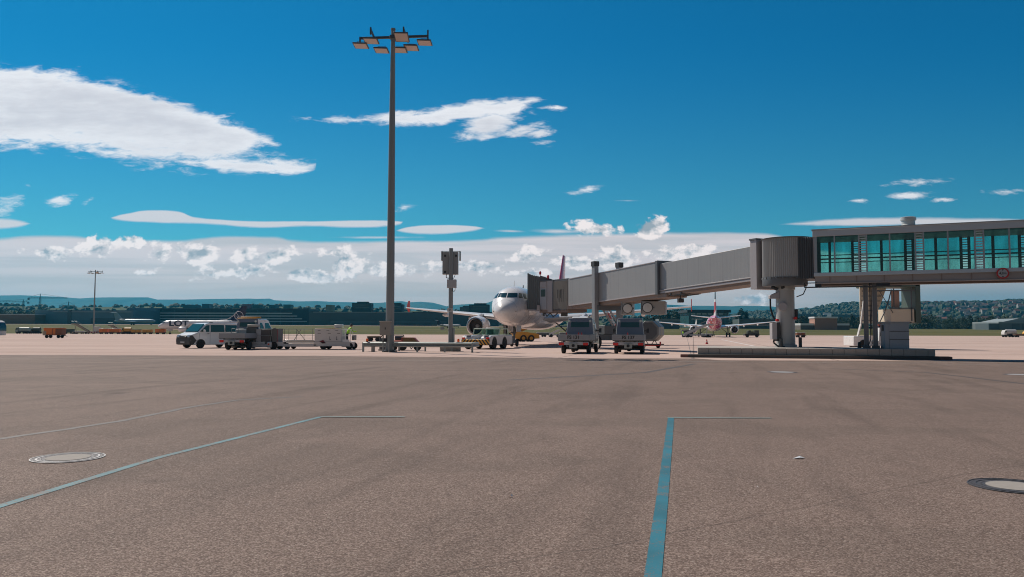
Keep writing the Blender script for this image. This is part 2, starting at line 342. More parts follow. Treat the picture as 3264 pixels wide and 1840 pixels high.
# ------------------------------------------------------------------ ground materials
def ground_mat(name, kind):
    m = bpy.data.materials.new(name); m.use_nodes = True; t = NT(m.node_tree); b = t.n['Principled BSDF']
    g = t.node('ShaderNodeNewGeometry').outputs['Position']
    b.inputs['Roughness'].default_value = .9 if kind != 'asphalt' else .78; b.inputs['Specular IOR Level'].default_value = .04 if kind != 'asphalt' else .12
    if kind == 'asphalt':
        big = t.noise(g, .12, 4, .6); mid = t.noise(t.scale(g, (1, .55, 1), rot=(0, 0, R(20))), 1.1, 5, .65)
        f1 = t.noise(g, 55, 3, .7); vor = t.node('ShaderNodeTexVoronoi'); t.put(vor.inputs['Vector'], g); vor.inputs['Scale'].default_value = 95
        vc = t.node('ShaderNodeSeparateColor'); t.put(vc.inputs[0], vor.outputs['Color'])
        st = vc.outputs[0]
        c = t.mix(t.sstep(big, .35, .65), (.256, .170, .136), (.298, .202, .164))
        c = t.mix(t.sstep(mid, .40, .70), c, (.212, .140, .112))
        g2_ = t.noise(g, 26, 5, .8); c = t.mix(t.sstep(g2_, .36, .64), t.mix(.20, c, (.05, .04, .032)), t.mix(.14, c, (.42, .33, .28)))
        c = t.mix(t.sstep(st, .2, 1.), t.mix(.55, c, (.05, .04, .034)), t.mix(.45, c, (.42, .34, .29)))
        c = t.mix(t.m('MULTIPLY', t.sstep(st, .95, .995), .55), c, (.44, .38, .33))
        c = t.mix(t.sstep(f1, .22, .45), (.06, .048, .04), c)
        # tyre-dark streaks and paving joints running away from the camera at a slant
        jw = t.noise(g, .35, 3); sx = t.node('ShaderNodeSeparateXYZ'); t.put(sx.inputs[0], g)
        d1 = t.m('ADD', t.m('MULTIPLY_ADD', sx.outputs[0], .55, t.m('MULTIPLY', sx.outputs[1], -.83)), t.m('MULTIPLY', jw, .5))
        tr = t.noise(t.scale(g, (2., 22., 1), rot=(0, 0, R(-15)), typ='TEXTURE'), 2.0, 5, .6)
        c = t.mix(t.m('MULTIPLY', t.sstep(tr, .50, .68), .32), c, (.085, .066, .056))
        pt = t.noise(t.scale(g, (.16, .3, 1), rot=(0, 0, R(15))), 1., 3, .4)
        c = t.mix(t.m('MULTIPLY', t.sstep(pt, .54, .56), .14), c, (.09, .075, .062))
        oil = t.noise(g, .45, 3, .5)
        c = t.mix(t.m('MULTIPLY', t.sstep(oil, .66, .76), .5), c, (.05, .042, .038))
        for per, off in ((11.0, .0), (17.3, 4.1)):
            fr = t.m('PINGPONG', t.m('ADD', d1, off), per/2)
            c = t.mix(t.m('MULTIPLY', t.sstep(fr, .02, .0), .45), c, (.06, .048, .042))
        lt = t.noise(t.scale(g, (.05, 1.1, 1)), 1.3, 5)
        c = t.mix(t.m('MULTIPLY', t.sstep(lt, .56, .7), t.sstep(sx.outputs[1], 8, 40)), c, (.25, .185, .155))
        bp = t.node('ShaderNodeBump'); bp.inputs['Strength'].default_value = .9; bp.inputs['Distance'].default_value = .006
        t.put(bp.inputs['Height'], t.m('ADD', st, f1)); t.put(b.inputs['Normal'], bp.outputs[0])
    elif kind == 'concrete':
        sx = t.node('ShaderNodeSeparateXYZ'); t.put(sx.inputs[0], g)
        big = t.noise(t.scale(g, (.3, 1., 1)), .06, 5, .65); strk = t.noise(t.scale(g, (.03, .6, 1)), 1., 5)
        c = t.mix(t.sstep(big, .35, .65), (.46, .345, .30), (.52, .40, .35))
        c = t.mix(t.m('MULTIPLY', t.sstep(strk, .5, .68), .6), c, (.39, .28, .235))
        c = t.mix(t.m('MULTIPLY', t.sstep(t.noise(g, .5, 5), .58, .72), .35), c, (.32, .225, .19))
        rx_ = t.m('MULTIPLY_ADD', sx.outputs[0], .974, t.m('MULTIPLY', sx.outputs[1], -.225)); ry_ = t.m('MULTIPLY_ADD', sx.outputs[0], .225, t.m('MULTIPLY', sx.outputs[1], .974))
        for q in (rx_, ry_):
            c = t.mix(t.m('MULTIPLY', t.sstep(t.m('PINGPONG', q, 3.75), .09, .02), .65), c, (.13, .11, .10))
    elif kind == 'grass':
        n1 = t.noise(t.scale(g, (.25, 1, 1)), .03, 6, .6); n2 = t.noise(t.scale(g, (.1, 1, 1)), .25, 5)
        c = t.mix(t.sstep(n1, .35, .65), (.075, .082, .028), (.125, .112, .048))
        c = t.mix(t.m('MULTIPLY', t.sstep(n2, .5, .7), .7), c, (.17, .14, .075))
        c = t.mix(t.m('MULTIPLY', t.sstep(t.noise(g, .9, 4), .55, .7), .4), c, (.05, .06, .02))
    t.put(b.inputs['Base Color'], c)
    return m
asph = ground_mat('asphalt', 'asphalt'); concm = ground_mat('apron_concrete', 'concrete'); grassm = ground_mat('grass', 'grass')

# ------------------------------------------------------------------ ground sheets
def smooth(a, b, x): x = min(1, max(0, (x-a)/(b-a))); return x*x*(3-2*x)
def gz(X, Y):
    """height of the land beyond the apron"""
    if Y < 300: return -.06
    hx = 7.2-2.6*smooth(-500, 500, X)
    k = min(1., max(0., (Y-345)/455.))
    return -.06+hx*k+ (max(0, Y-800)*.004)
m = MB(); ys = [-300, 0, 100, 200, 300, 345, 360, 400, 500, 600, 700, 800, 1000, 1400, 2000, 3000, 5000, 8000, 11000]
xs = [-8500, -4000, -2000, -1000, -700, -500, -350, -250, -150, -50, 0, 50, 150, 250, 350, 500, 700, 1000, 2000, 4000, 8500]
m.loft([[(x, y, gz(x, y)) for x in xs] for y in ys], cap=False, closed=False)
struct(m.obj('ground', grassm, ang=180))
m = MB(); m.loft([[(-700, -60, 0), (700, -60, 0)], [(-700, 272, 0), (700, 350, 0)]], cap=False, closed=False)
struct(m.obj('concrete_apron', concm))
# asphalt service road in front of the stands (its far edge as in the photo)
far = [gr(x, y) for x, y in ((-400, 1131), (400, 1133), (1000, 1135), (1500, 1139), (1900, 1143), (2215, 1143), (2300, 1149), (3020, 1151), (3700, 1153))]
m = MB(); n = len(far)
m.loft([[(p.x*1.0, -30, .004) for p in far], [(p.x, p.y, .004) for p in far]], cap=False, closed=False)
m.v[0].x = -200; m.v[n].x = -60; m.v[n-1].x = 200; m.v[2*n-1].x = 60
struct(m.obj('asphalt_road', asph))
m = MB(); xs2 = [-700+i*45 for i in range(19)]; m.loft([[(x, 775, gz(x, 775)+.05) for x in xs2], [(x, 800, gz(x, 800)+.05) for x in xs2], [(x, 845, gz(x, 845)+.05) for x in xs2]], cap=False, closed=False)
struct(m.obj('taxiway', concm))
# painted blue stand lines
def paint(name, c, wear=.5):
    m = bpy.data.materials.new(name); m.use_nodes = True; t = NT(m.node_tree); b = t.n['Principled BSDF']; b.inputs['Roughness'].default_value = .75
    g = t.node('ShaderNodeNewGeometry').outputs['Position']
    n = t.m('ADD', t.m('MULTIPLY', t.noise(g, 3., 5, .6), .5), t.m('MULTIPLY', t.noise(g, 70, 3, .6), .5))
    cc = t.mix(t.sstep(t.noise(g, 1.3, 4), .35, .65), c, tuple(x*.72 for x in c))
    cc = t.mix(t.sstep(n, wear, wear+.05), cc, (.16, .12, .10)); t.put(b.inputs['Base Color'], cc); return m
tealp = paint('teal_road_paint', (.012, .16, .22), .545)
tealf = paint('faded_teal_road_paint', (.10, .23, .26), .515)
def line(name, pts, wd, m_, z=.008, cat=None):
    pp = [Vector((p[0], p[1])) for p in pts]; L = []; Rr = []
    for i, p in enumerate(pp):
        d = (pp[min(i+1, len(pp)-1)]-pp[max(i-1, 0)]).normalized(); nn = Vector((-d.y, d.x))*wd/2
        L.append((p.x+nn.x, p.y+nn.y, z)); Rr.append((p.x-nn.x, p.y-nn.y, z))
    b = MB(); b.loft([L, Rr], cap=False, closed=False); return b.obj(name, m_)
def g2(x, y): p = gr(x, y); return (p.x, p.y)
struct(line('road_marking', [g2(-300, 1707), g2(0, 1616), g2(500, 1462), g2(1024, 1330)], .105, tealf))
struct(line('road_marking', [g2(1021, 1331), g2(1290, 1331)], .10, mat('worn_teal_paint', (.17, .24, .24), .8, var=.2, vs=5), .012))
struct(line('road_marking', [g2(2075, 1900), g2(2081, 1840), g2(2110, 1600), g2(2139, 1334)], .108, tealp))
struct(line('road_marking', [g2(2126, 1334), g2(2458, 1335)], .06, mat('worn_teal_paint_thin', (.16, .33, .34), .8, var=.2, vs=5), .012))
palew = mat('worn_white_paint', (.33, .29, .27), .8, var=.25, vs=2)
struct(line('road_marking', [g2(-300, 1143), g2(1500, 1151), g2(3400, 1158.5)], .13, palew))
struct(line('road_marking', [g2(2160, 1152), g2(3400, 1166)], .12, palew))
struct(line('road_marking', [g2(2300, 1083), g2(2405, 1104)], .35, mat('white_line_paint', (.62, .57, .53), .7, var=.1)))
struct(line('road_marking', [g2(2190, 1078), g2(2207, 1148)], .05, mat('tar_joint', (.16, .13, .12), .8)))
struct(line('road_marking', [g2(1690, 1110), g2(1980, 1110)], .22, mat('ochre_line_paint', (.55, .33, .12), .7, var=.2)))
struct(line('road_marking', [g2(1590, 1116.5), g2(1640, 1117)], .3, mat('ochre_line_paint', (.6, .4, .2), .7)))
tar = mat('tar_seam', (.075, .062, .055), .7, var=.2, vs=3)
def seam(pts, wd):
    q = [Vector(g2(*p)) for p in pts]; out = []
    for a, b in zip(q[:-1], q[1:]):
        for k in range(6): v = a.lerp(b, k/6); out.append((v.x+random.uniform(-.03, .03), v.y+random.uniform(-.03, .03)))
    o = line('tar_seam', out, wd, tar, .007); struct(o)
seam([(-100, 1415), (215, 1370), (430, 1335), (600, 1300), (760, 1276), (1000, 1264)], .15)
seam([(1620, 1212), (1850, 1200), (2060, 1188), (2240, 1156)], .25)
seam([(2650, 1176), (2950, 1188), (3100, 1205), (3400, 1240)], .2)
struct(line('road_marking', [g2(-300, 1112), g2(560, 1116), g2(1150, 1118)], .12, mat('tar_joint', (.1, .1, .1))))

# ------------------------------------------------------------------ hills
from mathutils import noise as mn
def interp(prof, x):
    if x <= prof[0][0]: return prof[0][1]
    for (a, b), (c, d) in zip(prof[:-1], prof[1:]):
        if x <= c: return b+(d-b)*(x-a)/(c-a)
    return prof[-1][1]
def hill(name, prof, Y0, Yr, Y1, base, m_, x0, x1, nx=260, ny=16, rough=.0):
    def H(X, Y):
        px = CX+X/Yr*F
        top = at(px, interp(prof, px), Yr).z
        if Y < Yr: k = smooth(Y0, Yr, Y)
        else: k = 1-.6*smooth(Yr, Y1, Y)
        z = base+(top-base)*k
        if rough: z += rough*mn.noise(Vector((X/260, Y/260, 1)))*(k*(1-k)*4)+rough*.25*mn.noise(Vector((X/70, Y/70, 5)))*(k*(1-k)*4)
        return z
    b = MB(); rows = []
    for j in range(ny+1):
        Y = Y0+(Y1-Y0)*j/ny
        rows.append([(x, Y, H(x, Y)) for x in [x0+(x1-x0)*i/nx for i in range(nx+1)]])
    b.loft(rows, cap=False, closed=False); o = b.obj(name, m_, ang=180); struct(o); return H
def land_mat(name, c1, c2, sc):
    m = bpy.data.materials.new(name); m.use_nodes = True; t = NT(m.node_tree); b = t.n['Principled BSDF']; b.inputs['Roughness'].default_value = .95; b.inputs['Specular IOR Level'].default_value = .1
    g = t.node('ShaderNodeNewGeometry').outputs['Position']
    n = t.m('ADD', t.m('MULTIPLY', t.noise(g, sc, 6, .65), .6), t.m('MULTIPLY', t.noise(g, sc*7, 5, .6), .4))
    t.put(b.inputs['Base Color'], t.mix(t.sstep(n, .42, .6), c1, c2)); return m
farm = land_mat('far_forest_land', (.020, .040, .022), (.045, .065, .03), .0012)
midm = land_mat('field_land', (.030, .048, .018), (.085, .095, .035), .004)
woodm = land_mat('woodland', (.018, .032, .012), (.045, .060, .022), .006)
blue_prof = [(-1200, 950), (0, 942), (60, 941), (180, 946), (270, 953), (330, 949), (345, 948), (470, 948), (490, 955), (590, 955), (680, 953), (800, 952), (848, 955), (852, 952), (858, 952), (870, 957), (950, 961), (1010, 960), (1080, 963), (1150, 964), (1180, 966), (1225, 965), (1262, 961), (1280, 960), (1300, 964), (1340, 962), (1380, 965), (1425, 977), (1450, 972), (1500, 969), (1540, 970), (1560, 963), (1580, 956), (1640, 955), (1800, 962), (1950, 965), (2090, 969), (2200, 975), (2290, 975), (2330, 977), (2360, 975), (2430, 976), (2460, 982), (2480, 986), (2540, 985), (2560, 981), (2600, 983), (2700, 985), (4400, 985)]
hill('distant_hills', blue_prof, 6500, 9000, 10800, 20, farm, -8300, 8300, 900, 12, 0)
mid_prof = [(-1200, 972), (0, 975), (110, 977), (200, 985), (400, 980), (600, 978), (800, 977), (1000, 980), (1200, 988), (1400, 994), (1600, 1004), (1900, 1012), (2100, 1018), (2600, 1030), (4400, 1030)]
midH = hill('field_ridge', mid_prof, 1150, 2000, 3200, 9, midm, -3200, 2200, 200, 14, 4)
wood_prof = [(1500, 1040), (2150, 1030), (2250, 1018), (2320, 1010), (2360, 1004), (2420, 999), (2480, 997), (2540, 997), (2600, 986), (2650, 976), (2700, 972), (2760, 972), (2900, 973), (2980, 971), (3050, 972), (3120, 974), (3180, 966), (3230, 962), (3290, 963), (3500, 966), (4500, 975)]
woodH = hill('wooded_hill', wood_prof, 1300, 3000, 4200, 8, woodm, 0, 4800, 300, 20, 9)

# ------------------------------------------------------------------ haze
hz = MB(); hz.box(-9200, 9200, -500, 11800, -6, 520); o = hz.obj('haze', None, smooth=False)
hm = bpy.data.materials.new('haze_air'); hm.use_nodes = True; nt = hm.node_tree; nt.nodes.remove(nt.nodes['Principled BSDF'])
pv = nt.nodes.new('ShaderNodeVolumePrincipled'); pv.inputs['Density'].default_value = 6e-5; pv.inputs['Color'].default_value = (.06, .62, .98, 1); pv.inputs['Anisotropy'].default_value = .3
nt.links.new(pv.outputs[0], nt.nodes['Material Output'].inputs['Volume']); o.data.materials.clear(); o.data.materials.append(hm); o['kind'] = 'stuff'
# ------------------------------------------------------------------ generic pieces
def wheel(parent, x, y, r, wd, z=None, rim=rimm, rr=.58, hub=True):
    z = r if z is None else z
    b = MB(); b.lathe([(r*.6, -wd/2), (r*.93, -wd/2), (r, -wd*.36), (r, wd*.36), (r*.93, wd/2), (r*.6, wd/2)], (x, y, z), 'x', 18)
    o = b.obj('wheel', black, parent)
    c = MB(); c.lathe([(.02, -wd*.40), (r*.3, -wd*.40), (r*.34, -wd*.46), (r*rr, -wd*.44), (r*(rr+.04), -wd*.51), (r*(rr+.04), wd*.51), (r*rr, wd*.44), (r*.34, wd*.46), (r*.3, wd*.40), (.02, wd*.40)], (x, y, z), 'x', 16)
    c.obj('rim', rim, o); return o

# ------------------------------------------------------------------ floodlight masts
def mast(label, loc, rz, H, group=None):
    root = thing('floodlight_mast', label, 'floodlight mast', loc, rz, group)
    b = MB(); b.lathe([(.315, 0), (.285, H*.3), (.225, H*.7), (.15, H)], n=12); b.lathe([(.18, H), (.17, H+.12), (.02, H+.16)], n=12, cap=True); b.obj('pole', mastm, root)
    b = MB(); b.box(-.46, .46, -.46, .46, 0, .1)
    for i in (-1, 1):
        for j in (-1, 1): b.cyl((.38*i, .38*j, .1), (.38*i, .38*j, .18), .035, n=6)
    b.obj('base_plate', steeld, root, .01)
    zc = H-.55
    b = MB(); b.bar((-2.45, 0, zc-.02), (2.6, 0, zc+.06), .14, .16)
    b.lathe([(.28, zc-.1), (.28, zc+.12)], n=12)
    for x in (-1.45, .95): b.bar((x, -.9, zc+.28), (x, .9, zc+.0), .09, .16); b.box(x-.05, x+.05, -.98, -.86, zc-.1, zc+.42)
    b.box(2.52, 2.62, -.06, .06, zc-.25, zc+.5); b.box(-2.5, -2.4, -.06, .06, zc-.3, zc+.08)
    b.obj('crossarm', steeld, root)
    for x, y, tilt, zz in ((-2.35, -.15, -6, -.62), (-1.45, -.75, -8, -.50), (-1.0, .65, -6, -.70), (.35, .75, -6, -.66), (.80, -.85, -26, -.30), (1.25, .55, -8, -.58), (2.35, -.1, -6, -.45)):
        Mx = Matrix.Translation((x, y, zc+zz)) @ Matrix.Rotation(R(tilt), 4, 'X') @ Matrix.Rotation(R(3), 4, 'Y')
        h = MB(); h.M = Mx; h.box(-.52, .52, -.44, .44, -.04, .05)
        for k in range(7): h.box(-.4+.12*k, -.37+.12*k, -.28, .28, .05, .10)
        ho = h.obj('floodlight', steeld, root, .012)
        g = MB(); g.M = Mx; g.box(-.46, .46, -.38, .38, -.052, -.042); g.obj('lens', mat('floodlight_lens', (.55, .44, .38), .45, var=.05), ho)
        s = MB(); s.M = Mx; s.tube([(-.3, 0, .1), (-.3, 0, .3), (.3, 0, .3), (.3, 0, .1)], .018, 5); s.obj('stirrup', galv, ho)
    return root
mp = gr(1242, 1122); M1 = mast('tall dark steel floodlight mast behind the guard rail with seven lamp heads', (mp.x, mp.y, 0), R(-3), 23.55)
fm = at(298, 1065, 290)
M2 = dup(M1, (fm.x, 290, 0), R(14), 'distant slim floodlight mast standing among orange ground carts at far left'); M2.scale = (.95, .95, 1.0)

# ------------------------------------------------------------------ guard rail enclosure
A = gr(1157, 1121.5); B = gr(1505, 1124)
root = thing('guard_rail', 'galvanised steel guard rail with posts around the foot of the mast', 'guard rail', (A.x, A.y, 0))
Ax = Vector((A.x, A.y, 0)); Bx = Vector((B.x, B.y, 0)); dv = (Bx-Ax).normalized(); nv = Vector((-dv.y, dv.x, 0)); L = (Bx-Ax).length
def wbeam(b, P, Q, z0=.38, h=.33):
    d = (Q-P).normalized(); n = Vector((d.y, -d.x, 0)); prof = [(0, 0), (.07, .05), (.07, .10), (0, .15), (0, .18), (.07, .23), (.07, .28), (0, .33), (-.03, .33), (-.03, 0)]
    rg = lambda X: [X+n*a+Vector((0, 0, z0+c*h/.33)) for a, c in prof]
    b.loft([rg(P), rg(Q)])
for k, (P, Q) in enumerate(((Ax, Bx), (Bx, Bx+nv*2.2), (Ax, Ax+nv*2.2), (Ax+nv*2.2, Bx+nv*2.2))):
    b = MB(); wbeam(b, P, Q, .36); b.obj('rail_beam', galv, root, world=True)
    n = max(1, round((Q-P).length/1.95))
    for i in range(n+(k == 0)):
        X = P+(Q-P)*(i/n)+nv*(.07 if k == 0 else 0); c = MB(); c.box(X.x-.06, X.x+.06, X.y-.05, X.y+.05, 0, .66); c.obj('rail_post', galv, root, world=True)
b = MB(); X = Ax+dv*.75
b = MB(); b.box(X.x-.12, X.x+.12, X.y-.02, X.y+.16, 0, .4); b.obj('rail_post', concb, root, world=True)
for px_, lab in ((1170, 'orange warning lamp on the left end of the guard rail'), (1461, 'orange warning lamp on the right part of the guard rail')):
    p = at(px_, 1090, A.y+.05 if px_ < 1300 else B.y-.15)
    tt = thing('warning_lamp', lab, 'warning lamp', (p.x, p.y+.03, .692), group='orange lamps on the guard rail')
    c = MB(); c.lathe([(.09, 0), (.09, .05), (.07, .06)], n=12); c.obj('lamp_base', dgrey, tt)
    c = MB(); c.lathe([(.07, .06), (.085, .09), (.085, .22), (.06, .26), (.01, .27)], n=12); c.obj('lamp_dome', orangel, tt)
# concrete footing block at pole 16
p = gr(1433, 1121)
b = MB(); b.box(-.75, .75, -.35, .45, 0, .40); o = b.obj('concrete_footing', concb, None, .02); o.location = (p.x, p.y+.75, 0); tag(o, 'low concrete footing block under the display pole', 'concrete block')
# ------------------------------------------------------------------ pole with docking display
root = thing('docking_display_pole', 'steel pole with a large grey box near its top and a number 16 plate', 'display pole', (p.x, p.y+.8, 0))
b = MB(); b.lathe([(.165, .4), (.165, 4.5), (.15, 7.62), (.15, 7.7)], n=14); b.obj('pole', mastm, root)
b = MB(); b.box(-.66, -.02, .17, .62, 5.75, 7.45); b.box(.0, .52, .17, .62, 5.75, 7.45); bx = b.obj('display_box', mat('display_box_grey', (.30, .31, .31), .5, .2, var=.1), root, .02)
for x, z in ((-.46, 7.15), (.36, 7.15), (-.46, 5.92)): 
    c = MB(); c.box(x-.08, x+.08, .15, .172, z-.08, z+.08); c.obj('vent', dgrey, bx)
b = MB(); b.tube([(-.72, .3, 6.85), (-.72, .3, 7.5), (.66, .3, 7.5), (.66, .3, 6.85)], .022, 6); b.box(-.76, -.68, .2, .6, 6.8, 7.5); b.box(.6, .70, .2, .6, 6.8, 7.5); b.obj('side_bracket', galv, root)
b = MB(); b.box(-.28, .42, -.2, .2, 4.72, 5.35); b.obj('junction_box', lgrey, root, .02)
b = MB(); b.tube([(-.38, .4, 5.75), (-.38, .3, 5.52), (-.2, .1, 5.45), (-.12, .0, 5.5)], .03, 6); b.tube([(.3, .4, 5.75), (.22, .1, 5.5), (.15, .05, 5.4)], .02, 6); b.tube([(.12, -.1, 4.72), (.15, -.12, 4.5), (.25, -.12, 4.45), (.32, -.1, 4.55), (.33, -.1, 4.72)], .02, 6); b.obj('cable', black, root)
b = MB(); b.box(-.24, .16, -.2, -.175, 2.94, 3.2); pl = b.obj('number_plate', mat('plate_grey', (.55, .56, .54), .5, var=.04), root)
text('lettering', '16', .24, text_black, pl, (-.03, -.204, 3.07), (R(90), 0, 0))
b = MB(); b.bar((0, 0, 1.62), (-.55, 0, 1.66), .05, .05); b.box(-.75, -.48, -.12, .12, 1.6, 1.8); b.obj('camera_arm', galv, root, .01)
b = MB(); b.box(.15, .3, -.1, .1, .5, 1.75); b.obj('cable_duct', galv, root, .01)
# cabinet hung in front of the mast
X = Vector((mp.x, mp.y-.62, 0))
root = thing('control_cabinet', 'beige grey control cabinet on a stand in front of the mast foot', 'cabinet', (X.x-.22, X.y, 0))
b = MB(); b.box(-.38, .40, -.2, .2, 1.2, 2.15); cb_ = b.obj('cabinet_body', mat('beige_grey_paint', (.27, .26, .23), .6, var=.1), root, .02)
b = MB(); b.box(-.42, .44, -.24, .24, 2.15, 2.2); b.obj('lid', mat('beige_pale_paint', (.42, .40, .36), .6, var=.1), root, .01)
b = MB(); b.box(-.2, -.12, -.05, .05, 0, 1.2); b.box(.22, .30, -.05, .05, 0, 1.2); b.obj('stand', galv, root)
b = MB(); b.tube([(-.2, -.1, 1.2), (-.32, -.12, 1.0), (-.3, -.12, .8), (-.1, -.15, .75), (.05, -.1, .9), (.1, -.1, 1.2)], .03, 6); b.box(-.1, .12, -.2, -.02, .72, .98); b.obj('hanging_cable', black, root)
b = MB(); b.box(-.02, .06, -.212, -.2, 1.6, 1.75); b.obj('handle', dgrey, cb_)

# ------------------------------------------------------------------ flatbed trucks
def truck(lettering, label, loc, rz, crew=False, beacon=False, group='flatbed service trucks'):
    root = thing('flatbed_truck', label, 'truck', loc, rz, group)
    L0, L1 = (2.75, 4.5) if not crew else (2.55, 5.1)       # cab rear and windscreen base
    def taper(v, z0=1.25, z1=2.42, k=.13):
        s = max(0, (v[2]-z0)/(z1-z0)); ry = .13 if v[1] < L0+.6 else 0
        return (v[0]*(1-k*s*s**.3 if s > 0 else 1), v[1]+ry*s*(1 if v[1] < L0+.4 else 0), v[2])
    b = MB(); b.prism([(L0, .62), (L0, 1.25), (L0, 1.4), (L0, 1.7), (L0, 2.0), (L0, 2.36), (L0+.10, 2.42), (L1-.75, 2.42), (L1-.45, 2.34), (L1+.25, 1.52), (L1+.95, 1.22), (L1+1.12, 1.0), (L1+1.15, .45), (L1+1.0, .33), (L1+.35, .35), (L1+.25, .62)], 'x', -.97, .97)
    b.warp(taper); cab = b.obj('cab', [vanwhite], root, .05, seg=3)
    b = MB(); pp_ = [(1.0, 0), (1.25, 0), (1.4, 0), (1.7, 0), (2.0, 0), (2.3, 0), (2.44, .02)]; b.prism([(L0-.018+e_, z_) for z_, e_ in pp_]+[(L0+.03+e_, z_) for z_, e_ in pp_[::-1]], 'x', -.955, .955); b.warp(taper); b.obj('cab_back_panel', cabgrey, root, .03)
    b = MB(); b.box(-.70, .70, L0-.03, L0, 1.80, 2.16); b.warp(taper); b.obj('rear_window', glassg, root, .03)
    for s in (-1, 1):
        for y0, y1 in (((L0+1.0, L1-.1),) if not crew else ((L0+.35, L0+1.15), (L0+1.3, L1-.1))):
            b = MB(); b.prism([(y0, 1.5), (y0+.05, 2.12), (max(y0+.4, y1-.45), 2.12), (y1+.05, 1.62), (y1+.02, 1.5)], 'x', s*.965, s*.985); b.warp(taper); b.obj('side_window', glassd, root)
            b = MB(); b.tube([(s*.979, y0-.04, .66), (s*.979, y0-.04, 1.5)], .006, 4); b.tube([(s*.979, y1+.1, .66), (s*.979, y1+.1, 1.5)], .006, 4); b.box(s*.972-.012, s*.972+.012, y0+.02, y0+.16, 1.30, 1.34); b.obj('door', dgrey, root)
        b = MB(); b.box(s*.97-.008, s*.97+.008, L0+.1, L1+.35, .82, 1.0); b.obj('rub_strip', dgrey, root)
        b = MB(); b.bar((s*.95, L1-.05, 1.55), (s*1.13, L1, 1.6), .04, .06); b.box(s*1.2-.1, s*1.2+.1, L1-.08, L1+.06, 1.42, 1.74); b.obj('mirror', dgrey, root, .02)
        b = MB(); b.cyl((s*.74, L0-.02, 2.24), (s*.74, L0-.09, 2.24), .085, n=12); b.obj('work_lamp', lens, root)
    b = MB(); b.prism([(L1-.38, 2.30), (L1+.25, 1.57), (L1+.28, 1.57), (L1-.35, 2.32)], 'x', -.86, .86); b.warp(taper); b.obj('windscreen', glassd, root)
    b = MB(); b.prism([(L0+.1, 2.44), (L0+.3, 2.56), (L0+1.0, 2.5), (L0+1.15, 2.45)], 'x', -.55, .55)
    if beacon: b.obj('roof_deflector', vanwhite, root, .02)
    if crew:
        b = MB(); b.box(-.82, .82, L0+.5, L0+.8, 2.50, 2.62); b.box(-.9, .7, L0+.1, L0+.35, 2.46, 2.52); b.obj('light_bar', ochre, root, .03)
    if beacon: b = MB(); b.ball((.62, L0+.35, 2.58), .13, 10, sz=.8); b.box(.4, .7, L0+.25, L0+.5, 2.44, 2.5); b.obj('beacon', chrome, root)
    # bed
    b = MB(); b.box(-1.04, 1.04, .03, L0-.06, .86, .93); b.obj('bed_floor', steeld, root)
    b = MB(); b.box(-1.06, 1.06, 0, .035, .92, 1.29)
    for z in (1.04, 1.16): b.box(-1.06, 1.06, -.006, 0, z, z+.012)
    tb = b.obj('tailboard', bedgrey, root, .006)
    for s in (-1, 1): b = MB(); b.box(s*1.06-.018, s*1.06+.018, .04, L0-.06, .92, 1.29); b.obj('sideboard', bedgrey, root, .006)
    b = MB(); b.box(-1.06, 1.06, L0-.1, L0-.06, .92, 1.32); b.obj('headboard', bedgrey, root, .006)
    if lettering: text('lettering', lettering, .31, text_black, tb, (.0, -.010, 1.10), (R(90), 0, 0), .003)
    # chassis, bumper, lights
    b = MB(); b.box(-.45, -.35, .1, 5.2, .55, .80); b.box(.35, .45, .1, 5.2, .55, .80); b.box(-.72, -.62, .05, .2, .78, .9); b.box(.62, .72, .05, .2, .78, .9); b.cyl((-.8, 1.15, .36), (.8, 1.15, .36), .09, n=8); b.ball((0, 1.15, .36), .2, 10); b.box(-.9, .9, 2.9, 3.4, .4, .62); b.obj('chassis', dgrey, root)
    b = MB(); b.box(-1.02, 1.02, .0, .1, .60, .80); bp = b.obj('rear_bumper', lgrey, root, .01)
    for s in (-1, 1):
        b = MB(); b.box(s*.82-.17, s*.82+.17, -.03, .0, .58, .76); b.obj('tail_light', redp, root, .01)
        for y in (1.15,): b = MB(); b.prism([(y-.5, .62), (y-.35, .82), (y+.35, .82), (y+.5, .62), (y+.46, .62), (y+.33, .78), (y-.33, .78), (y-.46, .62)], 'x', s*.75, s*1.0); b.obj('mudguard', dgrey, root)
    b = MB(); b.box(-.26, .26, -.10, -.02, .38, .72); b.box(-.2, .2, -.02, .1, .45, .7); b.cyl((0, -.16, .55), (0, -.08, .55), .1, n=12, mi=1); b.obj('tow_coupling', [galv, black], root, .01)
    for s in (-1, 1):
        wheel(root, s*.86, 1.15, .35, .24); wheel(root, s*.84, L1+.45, .35, .22)
    return root
T1 = truck('FS 131', 'grey-white flatbed truck lettered FS 131 on its tailboard', (4.12, 52.6, 0), R(-14), beacon=True)
T2 = truck('FS 137', 'grey-white flatbed truck lettered FS 137 on its tailboard', (7.74, 52.3, 0), R(-11))
T3 = truck('', 'crew-cab flatbed truck with ochre light bar between van and loader', (-21.6, 60.6, 0), R(-7), crew=True)
def tiny_cone(T, x, y, lab, tilt=0):
    Mt = Matrix.Translation(T.location) @ Matrix.Rotation(T.rotation_euler.z, 4, 'Z'); q = Mt @ Vector((x, y, .935))
    c = thing('traffic_cone', lab, 'traffic cone', q, 0, 'small cones standing on truck beds')
    b = MB(); b.lathe([(.15, 0), (.15, .03)], n=12); b.lathe([(.11, .03), (.085, .18)], n=12); b.lathe([(.06, .32), (.03, .5)], n=12); b.obj('cone_body', redpaint, c)
    b = MB(); b.lathe([(.085, .18), (.06, .32)], n=12); b.obj('white_band', white, c)
tiny_cone(T1, -.55, .5, 'leftmost small red and white cone on the FS 131 truck bed')
tiny_cone(T1, .28, .45, 'middle small red and white cone on the FS 131 truck bed')
tiny_cone(T1, .47, .55, 'rightmost small red and white cone on the FS 131 truck bed')
